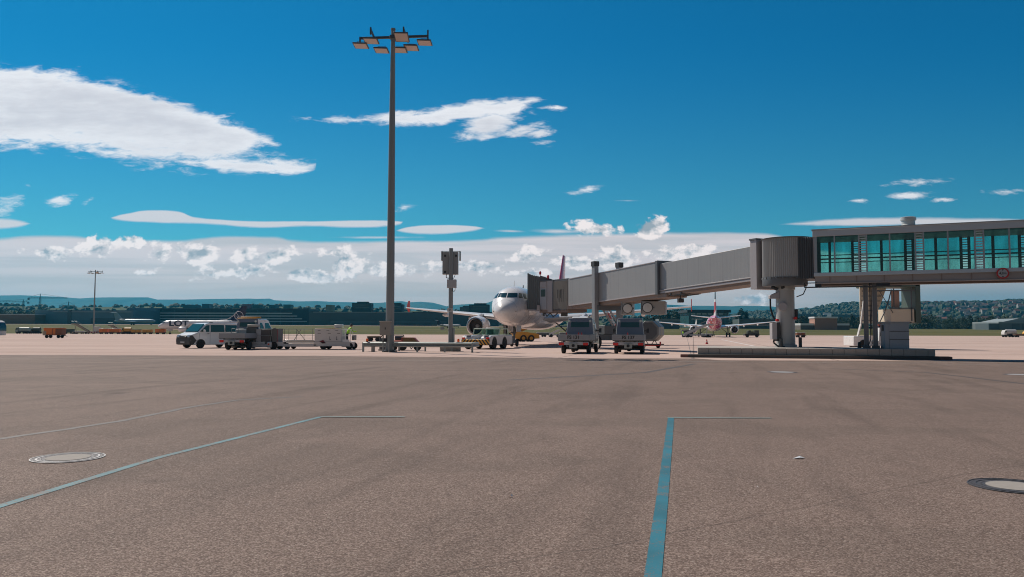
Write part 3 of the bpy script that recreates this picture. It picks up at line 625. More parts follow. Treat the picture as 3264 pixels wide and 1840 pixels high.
tiny_cone(T2, -.05, .5, 'small red and white cone on the FS 137 truck bed')

# ------------------------------------------------------------------ white van
vp = gr(648, 1111); root = thing('passenger_van', 'white van with green tinted windows and black bumper facing left', 'van', (vp.x-.35, vp.y+2.4, 0), R(0), None, 1.07)
ang = math.atan2(-.835, -.55); rzv = ang-math.pi/2; root.rotation_euler.z = rzv
def vt(v):
    s = max(0, (v[2]-1.0)/.98); f = max(0, (v[1]-1.9)/.6)
    return (v[0]*(1-.13*s**1.3)*(1-.10*f*f), v[1], v[2])
b = MB(); b.prism([(-2.42, .32), (-2.46, .8), (-2.42, 1.1), (-2.28, 1.86), (-2.1, 1.97), (-.5, 2.03), (.7, 2.0), (1.02, 1.93), (1.78, 1.25), (2.25, 1.08), (2.40, .95), (2.44, .6), (2.40, .32), (2.1, .26), (-2.3, .26)], 'x', -.95, .95)
b.warp(vt); b.obj('body', vanwhite, root, .06, seg=3)
b = MB(); b.prism([(1.09, 1.89), (1.74, 1.30), (1.78, 1.32), (1.12, 1.92)], 'x', -.84, .84); b.warp(vt); b.obj('windscreen', glassg, root, .01)
b = MB(); b.prism([(2.20, .26), (2.46, .30), (2.50, .62), (2.44, .98), (2.25, 1.03), (1.9, .62)], 'x', -.955, .955); b.warp(vt); b.obj('front_bumper', dgrey, root, .03)
b = MB(); b.box(-.5, .5, 2.49, 2.505, .80, .93); b.obj('grille', mat('black_gloss', (.02, .02, .025), .2, var=0), root, .01)
b = MB(); b.box(-.26, .26, 2.50, 2.515, .42, .53); b.obj('number_plate', lgrey, root)
for s in (-1, 1):
    b = MB(); b.prism([(2.28, .86), (2.47, .86), (2.42, 1.04), (2.24, 1.06)], 'x', s*.52, s*.90); b.warp(vt); b.obj('headlight', lens, root, .02)
    for pts, nm in (([(.78, 1.28), (.72, 1.82), (1.0, 1.80), (1.62, 1.30)], 'front_side_window'), ([(-.62, 1.28), (-.62, 1.84), (.62, 1.84), (.66, 1.28)], 'side_window'), ([(-2.22, 1.30), (-2.1, 1.82), (-.74, 1.84), (-.74, 1.28)], 'side_window')):
        b = MB(); b.prism(pts, 'x', s*.952, s*.972); b.warp(vt); b.obj(nm, glassg, root, .01)
    b = MB(); b.box(s*1.06-.10, s*1.06+.10, 1.25, 1.38, 1.28, 1.46); b.bar((s*.9, 1.3, 1.3), (s*1.0, 1.3, 1.33), .05, .05); b.obj('mirror', vanwhite, root, .03)
    b = MB(); b.tube([(s*.951, .7, .4), (s*.951, .7, 1.26)], .006, 4); b.tube([(s*.951, -.68, .4), (s*.951, -.68, 1.26)], .006, 4); b.tube([(s*.953, 1.7, .5), (s*.951, 1.66, 1.2)], .006, 4); b.box(s*.955-.012, s*.955+.012, .78, .95, 1.12, 1.16); b.obj('door_seam', dgrey, root)
    for y in (1.52, -1.48):
        b = MB(); n = 14; b.prism([(y+.40*math.cos(math.pi*i/n), .30+.42*math.sin(math.pi*i/n)) for i in range(n+1)], 'x', s*.93, s*.957); b.obj('wheel_arch', dgrey, root)
    for y in (1.52, -1.48): wheel(root, s*.86, y, .335, .24)
b = MB(); b.box(-.05, .05, -.2, .1, 2.02, 2.08); b.obj('roof_aerial', dgrey, root)

# ------------------------------------------------------------------ container loaders
lp = gr(753, 1113)
root = thing('cargo_loader', 'off-white low cargo loader with grey machine boxes beside the van', 'cargo loader', (lp.x, 63.3, 0))
S = 39.4
b = MB(); b.box(.1, 3.2, -.9, 1.3, .16, .40); b.box(0, 3.0, -.95, -.86, .20, .42); cbod = b.obj('deck_frame', fwhite, root, .03)
b = MB(); b.box(.22, 2.7, -.85, 1.2, .44, .60); b.obj('deck', fwhite, root, .02)
for k in range(9): b = MB(); b.cyl((.45+.27*k, -.8, .56), (.45+.27*k, 1.15, .56), .07, n=8); b.obj('roller', chrome, root)
b = MB(); b.lathe([(.01, -.02), (.22, 0), (.24, .12), (.2, .3)], (.12, 0, 0), 'x', 10); b = MB(); b.box(-.05, .42, -.98, 1.35, .10, .55); b.obj('front_fender', fwhite, root, .09)
b = MB(); b.box(2.85, 3.25, -.98, 1.35, .14, .62); b.obj('rear_fender', fwhite, root, .09)
for x in (.0, 2.92): b = MB(); b.cyl((x+.12, -.99, .42), (x+.12, -1.01, .42), .07, n=10); b.obj('reflector', redp, root)
b = MB(); b.box(.3, 1.35, -.75, .9, .60, 1.62); b.obj('machine_box', fwhite, root, .05)
b = MB(); b.box(1.18, 1.92, -.80, .8, .60, 1.78); b.obj('engine_housing', mat('grimy_grey_paint', (.12, .12, .115), .6, var=.25, vs=3), root, .04)
b = MB(); b.box(1.25, 2.02, -.82, .1, 1.80, 2.0); b.obj('engine_cover', mat('cream_paint', (.52, .50, .44), .5, var=.1), root, .04)
b = MB(); b.box(1.95, 2.32, -.72, -.65, .6, 1.62); b.obj('light_panel', lgrey, root, .01)
b = MB(); b.box(2.32, 3.05, -.70, .8, .6, 1.60); b.obj('dark_tank', mat('brown_grey_panel', (.10, .09, .085), .6, var=.3, vs=3), root, .03)
b = MB(); b.box(3.18, 3.62, -.72, .9, .58, 1.66); ep = b.obj('end_panel', mat('grimy_grey_paint', (.12, .12, .115)), root, .02)
b = MB(); b.box(3.62, 3.66, -.74, -.6, .62, 1.62); b.obj('red_marker', mat('dull_red', (.16, .02, .03), .5), root)
b = MB(); b.tube([(1.95, -.86, 1.62), (3.25, -.86, 1.62)], .02, 6); b.tube([(1.95, -.86, 1.12), (3.25, -.86, 1.12)], .016, 6); b.tube([(3.25, -.86, 1.66), (3.12, -.86, .6)], .022, 6); b.tube([(.05, -.86, .7), (.05, -.86, 1.64), (.3, -.86, 1.64)], .022, 6); b.tube([(.1, -.86, 1.3), (.55, -.86, 1.3)], .03, 6); b.tube([(.1, -.86, .92), (.55, -.86, .92)], .03, 6); b.tube([(.55, -.86, .92), (.55, -.86, 1.3)], .02, 6); b.tube([(.55, -.86, 1.3), (.6, -.86, 1.66), (1.0, -.86, 1.66)], .02, 6); b.obj('railing', galv, root)
b = MB(); b.box(3.1, 4.1, -.6, .9, .26, .62); b.obj('drawbar_deck', fwhite, root, .02)
b = MB(); b.box(.35, .5, -.762, -.75, .9, 1.0); b.box(.7, 1.05, -.762, -.75, 1.15, 1.19); b.obj('control_panel', dgrey, root)
text('lettering', 'PILOT', .16, text_black, root, (.62, -.757, .74), (R(90), 0, 0), .002)
for x, r_ in ((.3, .20), (3.35, .30)):
    for y in (-.7, 1.0):
        o = wheel(root, 0, 0, r_, .22); o.rotation_euler.z = R(90); o.location = (x, y, 0)
root = thing('cargo_loader', 'off-white cargo loader with tall side housing and an operator at its right end', 'cargo loader', (gr(916, 1113).x, 63.6, 0))
b = MB(); b.box(0, 2.7, -.9, 1.4, .22, .44); b.box(2.5, 5.4, -.9, 1.4, .26, .62); b.obj('chassis', fwhite, root, .03)
b = MB(); b.box(.25, 2.55, -.8, 1.3, .50, .66); b.box(.05, 2.5, -.82, -.76, .68, .76); b.obj('platform', chrome, root, .02)
b = MB(); b.box(.1, 2.6, -.84, 1.3, .66, .70, ); b.obj('platform_edge', mat('brown_red_edge', (.18, .09, .08), .6), root)
b = MB(); b.box(2.55, 4.7, -.85, 1.3, .62, 1.66); sh = b.obj('side_housing', fwhite, root, .03)
b = MB(); b.box(2.6, 4.0, -.7, 1.2, 1.67, 1.71); b.obj('top_grating', ochre, root)
for x in (2.8, 3.5, 4.2): b = MB(); b.box(x, x+.22, -.858, -.85, 1.50, 1.53); b.obj('vent_slot', dgrey, sh)
for x in (2.8, 3.6, 4.35): b = MB(); b.box(x, x+.25, -.858, -.85, 1.28, 1.32); b.obj('vent_slot', dgrey, sh)
for x in (3.75, 4.28): b = MB(); b.box(x, x+.03, -.858, -.85, .80, 1.05); b.box(x, x+.1, -.860, -.85, .76, .82); b.obj('latch', dgrey, sh)
b = MB(); b.prism([(2.95, .66), (3.25, .76), (3.5, .5), (3.2, .48)], 'y', -.90, -.86); b.obj('red_marker', mat('dull_red', (.16, .02, .03)), root)
b = MB(); b.box(4.0, 4.65, -.5, .3, 1.72, 2.02); b.obj('canister', mat('pale_grey_shell', (.55, .55, .54), .4, var=.06), root, .08)
b = MB(); b.box(4.72, 5.45, -.85, 1.2, .22, .28)
b.obj('operator_platform', galv, root)
b = MB()
for x in (4.75, 5.05, 5.42): b.tube([(x, -.85, .56), (x, -.85, 1.62)], .022, 6)
for z in (1.1, 1.62): b.tube([(4.72, -.85, z), (5.5, -.85, z)], .022, 6)
b.tube([(5.45, -.85, 1.62), (5.6, -.85, 1.4), (5.62, -.85, 1.05)], .025, 6); b.box(4.8, 5.35, -.87, -.83, .62, .80)
b.obj('railing', white, root)
b = MB(); b.box(5.5, 5.66, -.7, .4, .75, 1.15); b.obj('end_lamp_unit', steeld, root, .02)
b = MB()
for x in (-.35, .0, .62, 1.25, 1.95): b.tube([(x, .9, .66), (x, .9, 1.62)], .02, 6)
for z in (1.12, 1.62, .9): b.tube([(-.5, .9, z), (2.55, .9, z)], .016, 6)
b.tube([(.62, .92, 1.6), (1.35, .92, .72)], .022, 6); b.bar((.75, -.3, .70), (1.32, -.3, 1.6), .07, .04)
b.obj('guard_frame', galv, root)
for x, r_ in ((.35, .2), (3.25, .28), (5.32, .28)):
    for y in (-.72, 1.1):
        o = wheel(root, 0, 0, r_, .2); o.rotation_euler.z = R(90); o.location = (x, y, 0)
LR = root

# ------------------------------------------------------------------ persons (one continuous skinned body each)
def person(label, loc, rz, lean=0., arms='rail', base_z=0., vest=True):
    root = thing('person', label, 'person', (loc[0], loc[1], base_z), rz)
    J = {'pel': (0, 0, .93), 'spn': (0, -.02+lean*.3, 1.15), 'chs': (0, -.0+lean*.75, 1.36), 'nck': (0, lean*1.0, 1.50), 'hd': (0, lean*1.12+.02, 1.60), 'top': (0, lean*1.15, 1.74)}
    rad = {'pel': .155, 'spn': .14, 'chs': .165, 'nck': .06, 'hd': .095, 'top': .075}
    E = [('pel', 'spn'), ('spn', 'chs'), ('chs', 'nck'), ('nck', 'hd'), ('hd', 'top')]
    for s, k in ((-1, 'l'), (1, 'r')):
        J['sh'+k] = (s*.19, lean*.85, 1.42); rad['sh'+k] = .07
        if arms == 'rail': J['el'+k] = (s*.27, lean*.85+.16, 1.20); J['wr'+k] = (s*.22, lean*.85+.40, 1.16); J['hn'+k] = (s*.20, lean*.85+.48, 1.14)
        else: J['el'+k] = (s*.27, lean*.8-.03, 1.14); J['wr'+k] = (s*.29, lean*.8+.06, .90); J['hn'+k] = (s*.28, lean*.8+.09, .82)
        rad['el'+k] = .048; rad['wr'+k] = .034; rad['hn'+k] = .038
        J['hp'+k] = (s*.10, 0, .88); J['kn'+k] = (s*.11, .04, .49); J['an'+k] = (s*.12, 0, .09); J['ft'+k] = (s*.13, .17, .045)
        rad['hp'+k] = .10; rad['kn'+k] = .068; rad['an'+k] = .05; rad['ft'+k] = .045
        E += [('chs', 'sh'+k), ('sh'+k, 'el'+k), ('el'+k, 'wr'+k), ('wr'+k, 'hn'+k), ('pel', 'hp'+k), ('hp'+k, 'kn'+k), ('kn'+k, 'an'+k), ('an'+k, 'ft'+k)]
    ks = list(J); me = bpy.data.meshes.new('body'); me.from_pydata([J[k] for k in ks], [(ks.index(a), ks.index(c)) for a, c in E], [])
    o = bpy.data.objects.new('body', me); C.objects.link(o)
    sk = o.modifiers.new('skin', 'SKIN'); sk.use_smooth_shade = True; ss = o.modifiers.new('sub', 'SUBSURF'); ss.levels = ss.render_levels = 2
    for i, k in enumerate(ks):
        v = me.skin_vertices[0].data[i]; v.radius = (rad[k], rad[k]*.8 if k in ('pel', 'spn', 'chs') else rad[k]); v.use_root = (k == 'pel')
    dg = bpy.context.evaluated_depsgraph_get(); m2 = bpy.data.meshes.new_from_object(o.evaluated_get(dg)); bpy.data.objects.remove(o)
    m2.name = 'body'; m2.materials.clear()
    for m_ in (hiviz, navy, skin): m2.materials.append(m_)
    for p_ in m2.polygons:
        c = p_.center; p_.material_index = 2 if c.z > 1.5 or (abs(c.x) > .2 and c.z < .88 and c.z > .75) else (1 if c.z < 1.0 else 0); p_.use_smooth = True
    o = bpy.data.objects.new('body', m2); C.objects.link(o); o.parent = root
    b = MB(); b.ball((0, lean*1.15-.01, 1.70), .112, 12, sz=.85); b.box(-.07, .07, lean*1.15+.05, lean*1.15+.17, 1.70, 1.715); b.obj('cap', navy, root)
    b = MB()
    for s in (-1, 1): b.ball((s*.033, lean*1.12+.115, 1.635), .012, 6)
    b.lathe([(.018, 0), (.012, .03)], (0, lean*1.12+.105, 1.60), 'y', 6); b.obj('face_features', navy, root)
    return root
person('person in a yellow-green vest and dark cap leaning on the cargo loader railing', (LR.location.x+4.98, LR.location.y-.1), R(-70), .30, 'rail', .28)
# ------------------------------------------------------------------ tow tractor
root = thing('aircraft_tow_tractor', 'white low tow tractor with black and yellow chevron front under the airliner nose', 'tow tractor', (-3.0, 64.9, 0), R(180-22))
b = MB()
b.prism([(-5.0, .42), (-5.0, 1.15), (-3.3, 1.18), (-.5, 1.14), (-.12, 1.02), (0, .85), (0, .45), (-.3, .36), (-4.8, .36)], 'x', .45, 1.28); b.obj('side_body', [mat('tractor_white', (.55, .55, .56), .35, var=.06, coat=.3)], root, .05)
tw = MATS['tractor_white']
b = MB(); b.prism([(-5.0, .42), (-5.0, 1.15), (-3.3, 1.18), (-.5, 1.14), (-.12, 1.02), (0, .85), (0, .45), (-.3, .36), (-4.8, .36)], 'x', -1.28, -.45); b.obj('side_body', tw, root, .05)
b = MB(); b.prism([(-5.0, .42), (-5.0, .95), (-2.2, .95), (-.6, .8), (-.02, .78), (-.02, .45)], 'x', -.45, .45); b.obj('centre_ramp', mat('pale_deck', (.48, .48, .50), .5, var=.1), root, .02)
b = MB(); b.bar((-.30, -.2, .86), (-.30, -2.6, 1.02), .12, .06); b.obj('anti_slip_strip', dgrey, root)
cm = bpy.data.materials.new('chevron_paint'); cm.use_nodes = True; t_ = NT(cm.node_tree)
oc = t_.node('ShaderNodeTexCoord').outputs['Object']; so_ = t_.node('ShaderNodeSeparateXYZ'); t_.put(so_.inputs[0], oc)
q = t_.m('ADD', t_.m('ABSOLUTE', so_.outputs[0]), t_.m('MULTIPLY', so_.outputs[2], .8))
ch = t_.m('GREATER_THAN', t_.m('FRACT', t_.m('MULTIPLY', q, 3.4)), .5)
t_.put(t_.n['Principled BSDF'].inputs['Base Color'], t_.mix(ch, (.03, .03, .03), (.72, .38, .06))); t_.n['Principled BSDF'].inputs['Roughness'].default_value = .5
b = MB(); b.prism([(.0, .36), (.07, .40), (.05, .80), (.0, .84)], 'x', -1.27, 1.27); b.obj('chevron_panel', cm, root, .01)
for s in (-1, 1):
    b = MB(); b.box(s*1.1-.14, s*1.1+.14, -.01, .06, .86, 1.0); b.obj('corner_lamp', redp, root, .02)
    b = MB(); b.box(s*.8-.2, s*.8+.2, -.5, -.1, 1.12, 1.17); b.obj('hatch', lgrey, root, .02)
    wheel(root, s*1.13, -1.0, .47, .36); wheel(root, s*1.13, -3.2, .47, .36)
    for y in (-1.0, -3.2):
        b = MB(); n = 12; b.prism([(y+.56*math.cos(math.pi*i/n), .42+.62*math.sin(math.pi*i/n)) for i in range(n+1)], 'x', s*1.10, s*1.284); b.obj('wheel_arch', dgrey, root)
b = MB(); b.box(-1.2, 1.2, -5.0, -3.9, 1.15, 1.2)
for x in (-1.2, 1.2):
    b.bar((x, -2.1, 1.15), (x, -2.35, 1.68), .07, .07); b.bar((x, -4.2, 1.15), (x, -4.0, 1.68), .07, .07)
b.box(-1.25, 1.25, -2.42, -2.3, 1.66, 1.75); b.box(-1.25, 1.25, -4.1, -3.98, 1.66, 1.75); b.box(-1.25, -1.15, -4.1, -2.3, 1.66, 1.75); b.box(1.15, 1.25, -4.1, -2.3, 1.66, 1.75); b.obj('canopy_frame', mat('pale_green_panel', (.42, .50, .42), .4, var=.05), root, .02)
b = MB(); b.prism([(-2.13, 1.2), (-2.37, 1.66), (-2.34, 1.66), (-2.10, 1.2)], 'x', -1.14, 1.14); b.obj('windscreen', clearg, root)
b = MB(); b.box(.35, 1.26, -5.9, -4.9, .36, 1.80); cbx = b.obj('cab', tw, root, .06)
b = MB(); b.box(1.262, 1.275, -5.75, -5.15, 1.05, 1.65); b.obj('window', glassg, cbx, .02)
b = MB(); b.box(.5, 1.1, -4.9, -4.885, 1.2, 1.7); b.obj('window', glassg, cbx, .02)
b = MB(); b.box(-1.15, -.35, -5.9, -5.0, .4, 1.1); b.obj('cradle_arm', steeld, root, .04)

# ------------------------------------------------------------------ airliner
ST = [(0, .02, 3.37, 3.33), (.06, .22, 3.56, 3.12), (.2, .42, 3.76, 2.93), (.5, .72, 4.02, 2.68), (1.0, 1.05, 4.32, 2.46), (1.5, 1.29, 4.55, 2.31), (1.9, 1.44, 4.86, 2.22), (2.4, 1.60, 5.24, 2.13), (3.0, 1.76, 5.57, 2.05), (3.8, 1.88, 5.77, 1.99), (5.0, 1.96, 5.88, 1.95),
      (7, 1.975, 5.90, 1.94), (12, 1.975, 5.9, 1.94), (18, 1.975, 5.9, 1.94), (23.5, 1.975, 5.9, 1.94), (26, 1.93, 5.9, 2.12), (28, 1.78, 5.88, 2.55), (30, 1.50, 5.84, 3.12), (32, 1.15, 5.76, 3.72), (34, .78, 5.64, 4.28), (36, .42, 5.45, 4.78), (37.2, .22, 5.32, 4.95), (37.5, .16, 5.27, 5.0)]
def fst(s):
    for a, c in zip(ST[:-1], ST[1:]):
        if s <= c[0]:
            k = (s-a[0])/(c[0]-a[0]); return [a[i]+(c[i]-a[i])*k for i in range(1, 4)]
    return ST[-1][1:]
def fpt(x, z, off=0.):
    lo, hi = 0.01, 6.
    for _ in range(30):
        s = (lo+hi)/2; hw, tp, bt = fst(s); c = (tp+bt)/2; h = (tp-bt)/2
        if (x/hw)**2+((z-c)/h)**2 > 1: lo = s
        else: hi = s
    n = Vector((x*1.0, -1.6, (z-3.9)*1.0)).normalized()
    return Vector((x, s, z))+n*off
def foil(x, s0, ch, z, th, tw=0.):
    pts = []
    for i in range(14):
        a = 2*math.pi*i/14; c = (1-math.cos(a))/2; y = th*ch*.5*math.sin(a)*(1.1 if c < .4 else .8*(1-c)/.6+.25)
        pts.append((x, s0+c*ch, z+y+tw*(c-.5)))
    return pts
def airliner(label, loc, rz, mats, detail=True, sc=1., fence=redpaint, group=None, cat='airliner', fin_extra=None):
    mf, mfin, mw = mats
    root = thing('airliner', label, cat, loc, rz, group, sc)
    b = MB(); N = 44
    b.loft([[(hw*math.cos(2*math.pi*i/N), s, (tp+bt)/2+(tp-bt)/2*math.sin(2*math.pi*i/N)) for i in range(N)] for s, hw, tp, bt in ST]); b.obj('fuselage', mf, root, ang=60)
    b = MB(); b.cyl((0, 37.45, 5.13), (0, 37.62, 5.13), .14, .12, 12); b.obj('tail_cone_outlet', steeld, root)
    # cockpit windows
    pan = []
    for s in (-1, 1):
        pan += [[(s*.05, 5.11), (s*.86, 5.12), (s*.98, 4.68), (s*.05, 4.66)], [(s*.95, 5.12), (s*1.17, 5.10), (s*1.40, 4.60), (s*1.07, 4.66)], [(s*1.24, 5.10), (s*1.42, 5.06), (s*1.64, 4.58), (s*1.49, 4.58)]]
    for q in pan:
        b = MB(); n = 6; rows = []
        for j in range(n+1):
            row = []
            for i in range(n+1):
                u, v = i/n, j/n; x = (q[0][0]*(1-u)+q[1][0]*u)*(1-v)+(q[3][0]*(1-u)+q[2][0]*u)*v; z = (q[0][1]*(1-u)+q[1][1]*u)*(1-v)+(q[3][1]*(1-u)+q[2][1]*u)*v
                row.append(fpt(x, z, .014))
            rows.append(row)
        b.loft(rows, cap=False, closed=False); b.obj('cockpit_window', glassd, root, ang=180)
    b = MB(); hw, tp, bt = fst(1.22); N = 40
    b.loft([[(k*hw*math.cos(2*math.pi*i/N), s_, (tp+bt)/2+k*(tp-bt)/2*math.sin(2*math.pi*i/N)) for i in range(N)] for s_, k in ((1.20, .985), (1.20, 1.002), (1.225, 1.010), (1.225, .99))], cap=False); b.obj('radome_seam', lgrey, root, ang=60)
    # wings
    for s in (-1, 1):
        b = MB(); b.loft([foil(x*s, s0, ch, z, th) for x, s0, ch, z, th in ((0, 11.2, 7.0, 2.75, .15), (1.9, 11.9, 6.2, 2.85, .14), (6.4, 14.6, 3.8, 3.30, .12), (16.9, 19.9, 1.5, 4.30, .10))]); wg = b.obj('wing', mw, root, ang=50)
        if fence:
            b = MB(); b.prism([(20.2, 4.3), (20.8, 5.15), (21.2, 5.2), (21.3, 4.3), (21.2, 3.8), (20.9, 3.8)], 'x', s*16.9-.03, s*16.9+.05); b.obj('wing_tip_fence', fence, wg)
        for x, y0, z in ((3.9, 16.2, 2.78), (8.0, 16.6, 3.0), (11.6, 18.0, 3.4)):
            b = MB(); b.lathe([(.02, 0), (.16, .5), (.24, 1.4), (.2, 2.6), (.02, 3.6)], (s*x, y0, z), 'y', 10); b.obj('flap_fairing', mw, wg)
        # engine
        ex, ey, ez = s*5.75, 11.3, 2.02
        b = MB(); b.lathe([(.80, .5), (.83, .12), (.88, .0), (.97, .03), (1.06, .35), (1.12, 1.1), (1.10, 2.0), (.98, 2.8), (.86, 3.25), (.80, 3.24), (.7, 2.6)], (ex, ey, ez), 'y', 28, cap=False); en = b.obj('engine_cowl', mf if detail else mw, root, ang=50)
        b = MB(); b.lathe([(.81, .06), (.86, -.02), (.95, .0), (.985, .1), (.95, .12)], (ex, ey, ez), 'y', 28, cap=False); b.obj('intake_lip', chrome, en)
        b = MB(); b.lathe([(.80, .5), (.79, 1.0), (.05, 1.05)], (ex, ey, ez), 'y', 28, cap=False); 
        b.obj('fan', dgrey, en)
        b = MB(); b.lathe([(.01, .62), (.14, .75), (.24, 1.0)], (ex, ey, ez), 'y', 14, cap=False)
        b.obj('spinner', lgrey, en)
        b = MB(); b.lathe([(.50, 2.5), (.52, 3.3), (.42, 4.0), (.36, 4.05)], (ex, ey, ez), 'y', 18); b.lathe([(.2, 3.9), (.16, 4.3), (.02, 4.7)], (ex, ey, ez), 'y', 12); b.obj('exhaust', steeld, en)
        b = MB(); b.prism([(ey+.9, ez+1.0), (ey+2.2, ez+1.42), (ey+4.8, ez+1.35), (ey+4.4, ez+.9), (ey+3.2, ez+.75)], 'x', ex-.13, ex+.13); b.obj('pylon', mw, en, .03)
        # main gear
        gx, gy = s*3.8, 17.7
        b = MB(); b.cyl((gx, gy, .55), (gx*.97, gy, 2.9), .13, .16, 10); b.cyl((gx, gy, .9), (gx*.5, gy, 2.5), .07, n=8); b.cyl((gx-.42, gy, .58), (gx+.42, gy, .58), .1, n=8); b.box(gx+s*.2, gx+s*.24, gy-.5, gy+.4, 1.2, 2.8); g = b.obj('main_gear', steeld, root)
        for dx in (-.42, .42):
            w_ = MB(); w_.lathe([(.25, -.2), (.5, -.2), (.58, -.12), (.58, .12), (.5, .2), (.25, .2)], (gx+dx, gy, .58), 'x', 20); w_.obj('wheel', black, g)
        # tailplane
        b = MB(); b.loft([foil(x*s, s0, ch, z, .10) for x, s0, ch, z in ((.2, 32.3, 3.9, 5.0), (6.2, 35.9, 1.35, 5.62))]); b.obj('tailplane', mw, root, ang=50)
    # fin
    b = MB(); rg = []
    for z, s0, ch, th in ((5.6, 28.6, 7.6, .10), (6.3, 30.0, 5.9, .11), (11.76, 34.6, 2.2, .11)):
        rg.append([(p[2]-0, p[1], z) for p in foil(0, s0, ch, 0, th)])
    b.loft(rg); fo = b.obj('fin', mfin, root, ang=50)
    # belly fairing + nose gear
    b = MB(); b.lathe([(.1, 9.6), (.8, 10.6), (1.45, 12.5), (1.6, 15), (1.5, 18), (.9, 20.2), (.1, 21.4)], (0, 0, 0), 'y', 24); b.warp(lambda v: (v[0]*1.3, v[1], 2.45+v[2]*.52)); b.obj('belly_fairing', mf, root, ang=60)
    b = MB(); b.cyl((0, 5.07, .4), (0, 4.9, 2.3), .09, .12, 10); b.cyl((0, 5.1, .9), (0, 6.0, 2.1), .05, n=8); b.cyl((-.25, 5.07, .39), (.25, 5.07, .39), .07, n=8)
    b.cyl((-.14, 4.95, 1.35), (-.14, 4.85, 1.35), .09, n=10); b.cyl((.14, 4.95, 1.35), (.14, 4.85, 1.35), .09, n=10); g = b.obj('nose_gear', steeld, root)
    for dx in (-.26, .26):
        w_ = MB(); w_.lathe([(.16, -.11), (.34, -.11), (.385, -.06), (.385, .06), (.34, .11), (.16, .11)], (dx, 5.07, .385), 'x', 18); w_.obj('wheel', black, g)
    for s in (-1, 1): b = MB(); b.box(s*.42-.02, s*.42+.02, 4.2, 6.2, 1.45, 2.15); b.obj('gear_door', mf, g)
    b = MB(); b.prism([(8.9, 5.88), (9.1, 6.25), (9.3, 6.25), (9.35, 5.88)], 'x', -.015, .015); b.obj('aerial', dgrey, root)
    b = MB(); b.cyl((.0, 4.9, 5.85), (0, 5.0, 6.45), .025, .01, 6); b.obj('aerial', dgrey, root)
    for s in (-1, 1): b = MB(); b.cyl(fpt(s*1.05, 3.35, .0), fpt(s*1.05, 3.35, .12), .03, n=6); b.obj('probe', dgrey, root)
    return root, fo
acw = mat('aircraft_white', (.76, .73, .72), .28, var=.03, vs=.6, coat=.5)
acwing = mat('aircraft_wing_grey', (.55, .55, .56), .35, var=.08, vs=.6, coat=.2)
A1, fin1 = airliner('large white airliner with red wing tips parked at the boarding bridge', (-.9, 72, 0), R(-13), (acw, mat('aircraft_red', (.50, .02, .03), .3, var=.1, vs=.4, coat=.4), acwing))
# pale logo swoosh on the fin edge
# red, white and pink tail pattern for the second airliner
rm = bpy.data.materials.new('red_white_swirl_livery'); rm.use_nodes = True; t_ = NT(rm.node_tree); bb = t_.n['Principled BSDF']; bb.inputs['Roughness'].default_value = .3
oc = t_.node('ShaderNodeTexCoord').outputs['Object']; ss_ = t_.node('ShaderNodeSeparateXYZ'); t_.put(ss_.inputs[0], oc)
dd = t_.m('MULTIPLY_ADD', t_.noise(t_.scale(oc, (.55, .22, .5)), 1., 1, .4, 1.2), 1., 0.)
ring = t_.m('ABSOLUTE', t_.m('SUBTRACT', t_.m('FRACT', t_.m('MULTIPLY', dd, 5.)), .5))
c_ = t_.mix(t_.sstep(ring, .12, .17), (.72, .70, .72), t_.mix(t_.sstep(t_.noise(oc, .35, 1), .45, .5), (.42, .015, .03), (.45, .02, .16)))
c_ = t_.mix(t_.sstep(ss_.outputs[1], 25., 23.), c_, (.74, .73, .74)); t_.put(bb.inputs['Base Color'], c_)
fm2 = bpy.data.materials.new('tricolour_fin'); fm2.use_nodes = True; t_ = NT(fm2.node_tree); bb = t_.n['Principled BSDF']; bb.inputs['Roughness'].default_value = .4
oc = t_.node('ShaderNodeTexCoord').outputs['Object']; ss_ = t_.node('ShaderNodeSeparateXYZ'); t_.put(ss_.inputs[0], oc)
z_ = ss_.outputs[2]; slant = t_.m('MULTIPLY_ADD', ss_.outputs[0], 2.5, z_)
c_ = t_.mix(t_.sstep(slant, 6.9, 7.0), (.6, .58, .58), (.36, .02, .03)); c_ = t_.mix(t_.m('GREATER_THAN', z_, 9.2), c_, (.66, .64, .64)); c_ = t_.mix(t_.m('GREATER_THAN', z_, 9.9), c_, (.05, .075, .09)); t_.put(bb.inputs['Base Color'], c_)
p2 = at(2280, 1074, 221); axis = Vector((p2.x/221, 1, 0)).normalized(); hd = math.atan2(axis.x, axis.y)-R(1.3)
# nose points away: tail nearest the camera
A2, fin2 = airliner('airliner seen from behind with red and white swirled tail, parked on the far apron', (p2.x+math.sin(hd)*18-.3, 221+math.cos(hd)*18, 0), R(180)-hd, (rm, fm2, acw), fence=None)
# dark blue tailed airliner, broadside, behind the van
LOTn = mat('navy_tail_paint', (.012, .02, .06), .3, var=.05, coat=.3)
nz = at(503, 1056, 280)
A3, fin3 = airliner('white regional airliner with dark blue tail and blue lettering, behind the white van', (nz.x, 280, 0), R(-90), (acw, LOTn, acwing), fence=None, sc=.86)
nvy = mat('navy_lettering', (.012, .014, .035), .4, var=0)
text('lettering', 'LOT', 2.7, nvy, A3, (nz.x+8.1, 280-1.76, 3.78), (R(90), 0, 0), .02, True, 1.35)
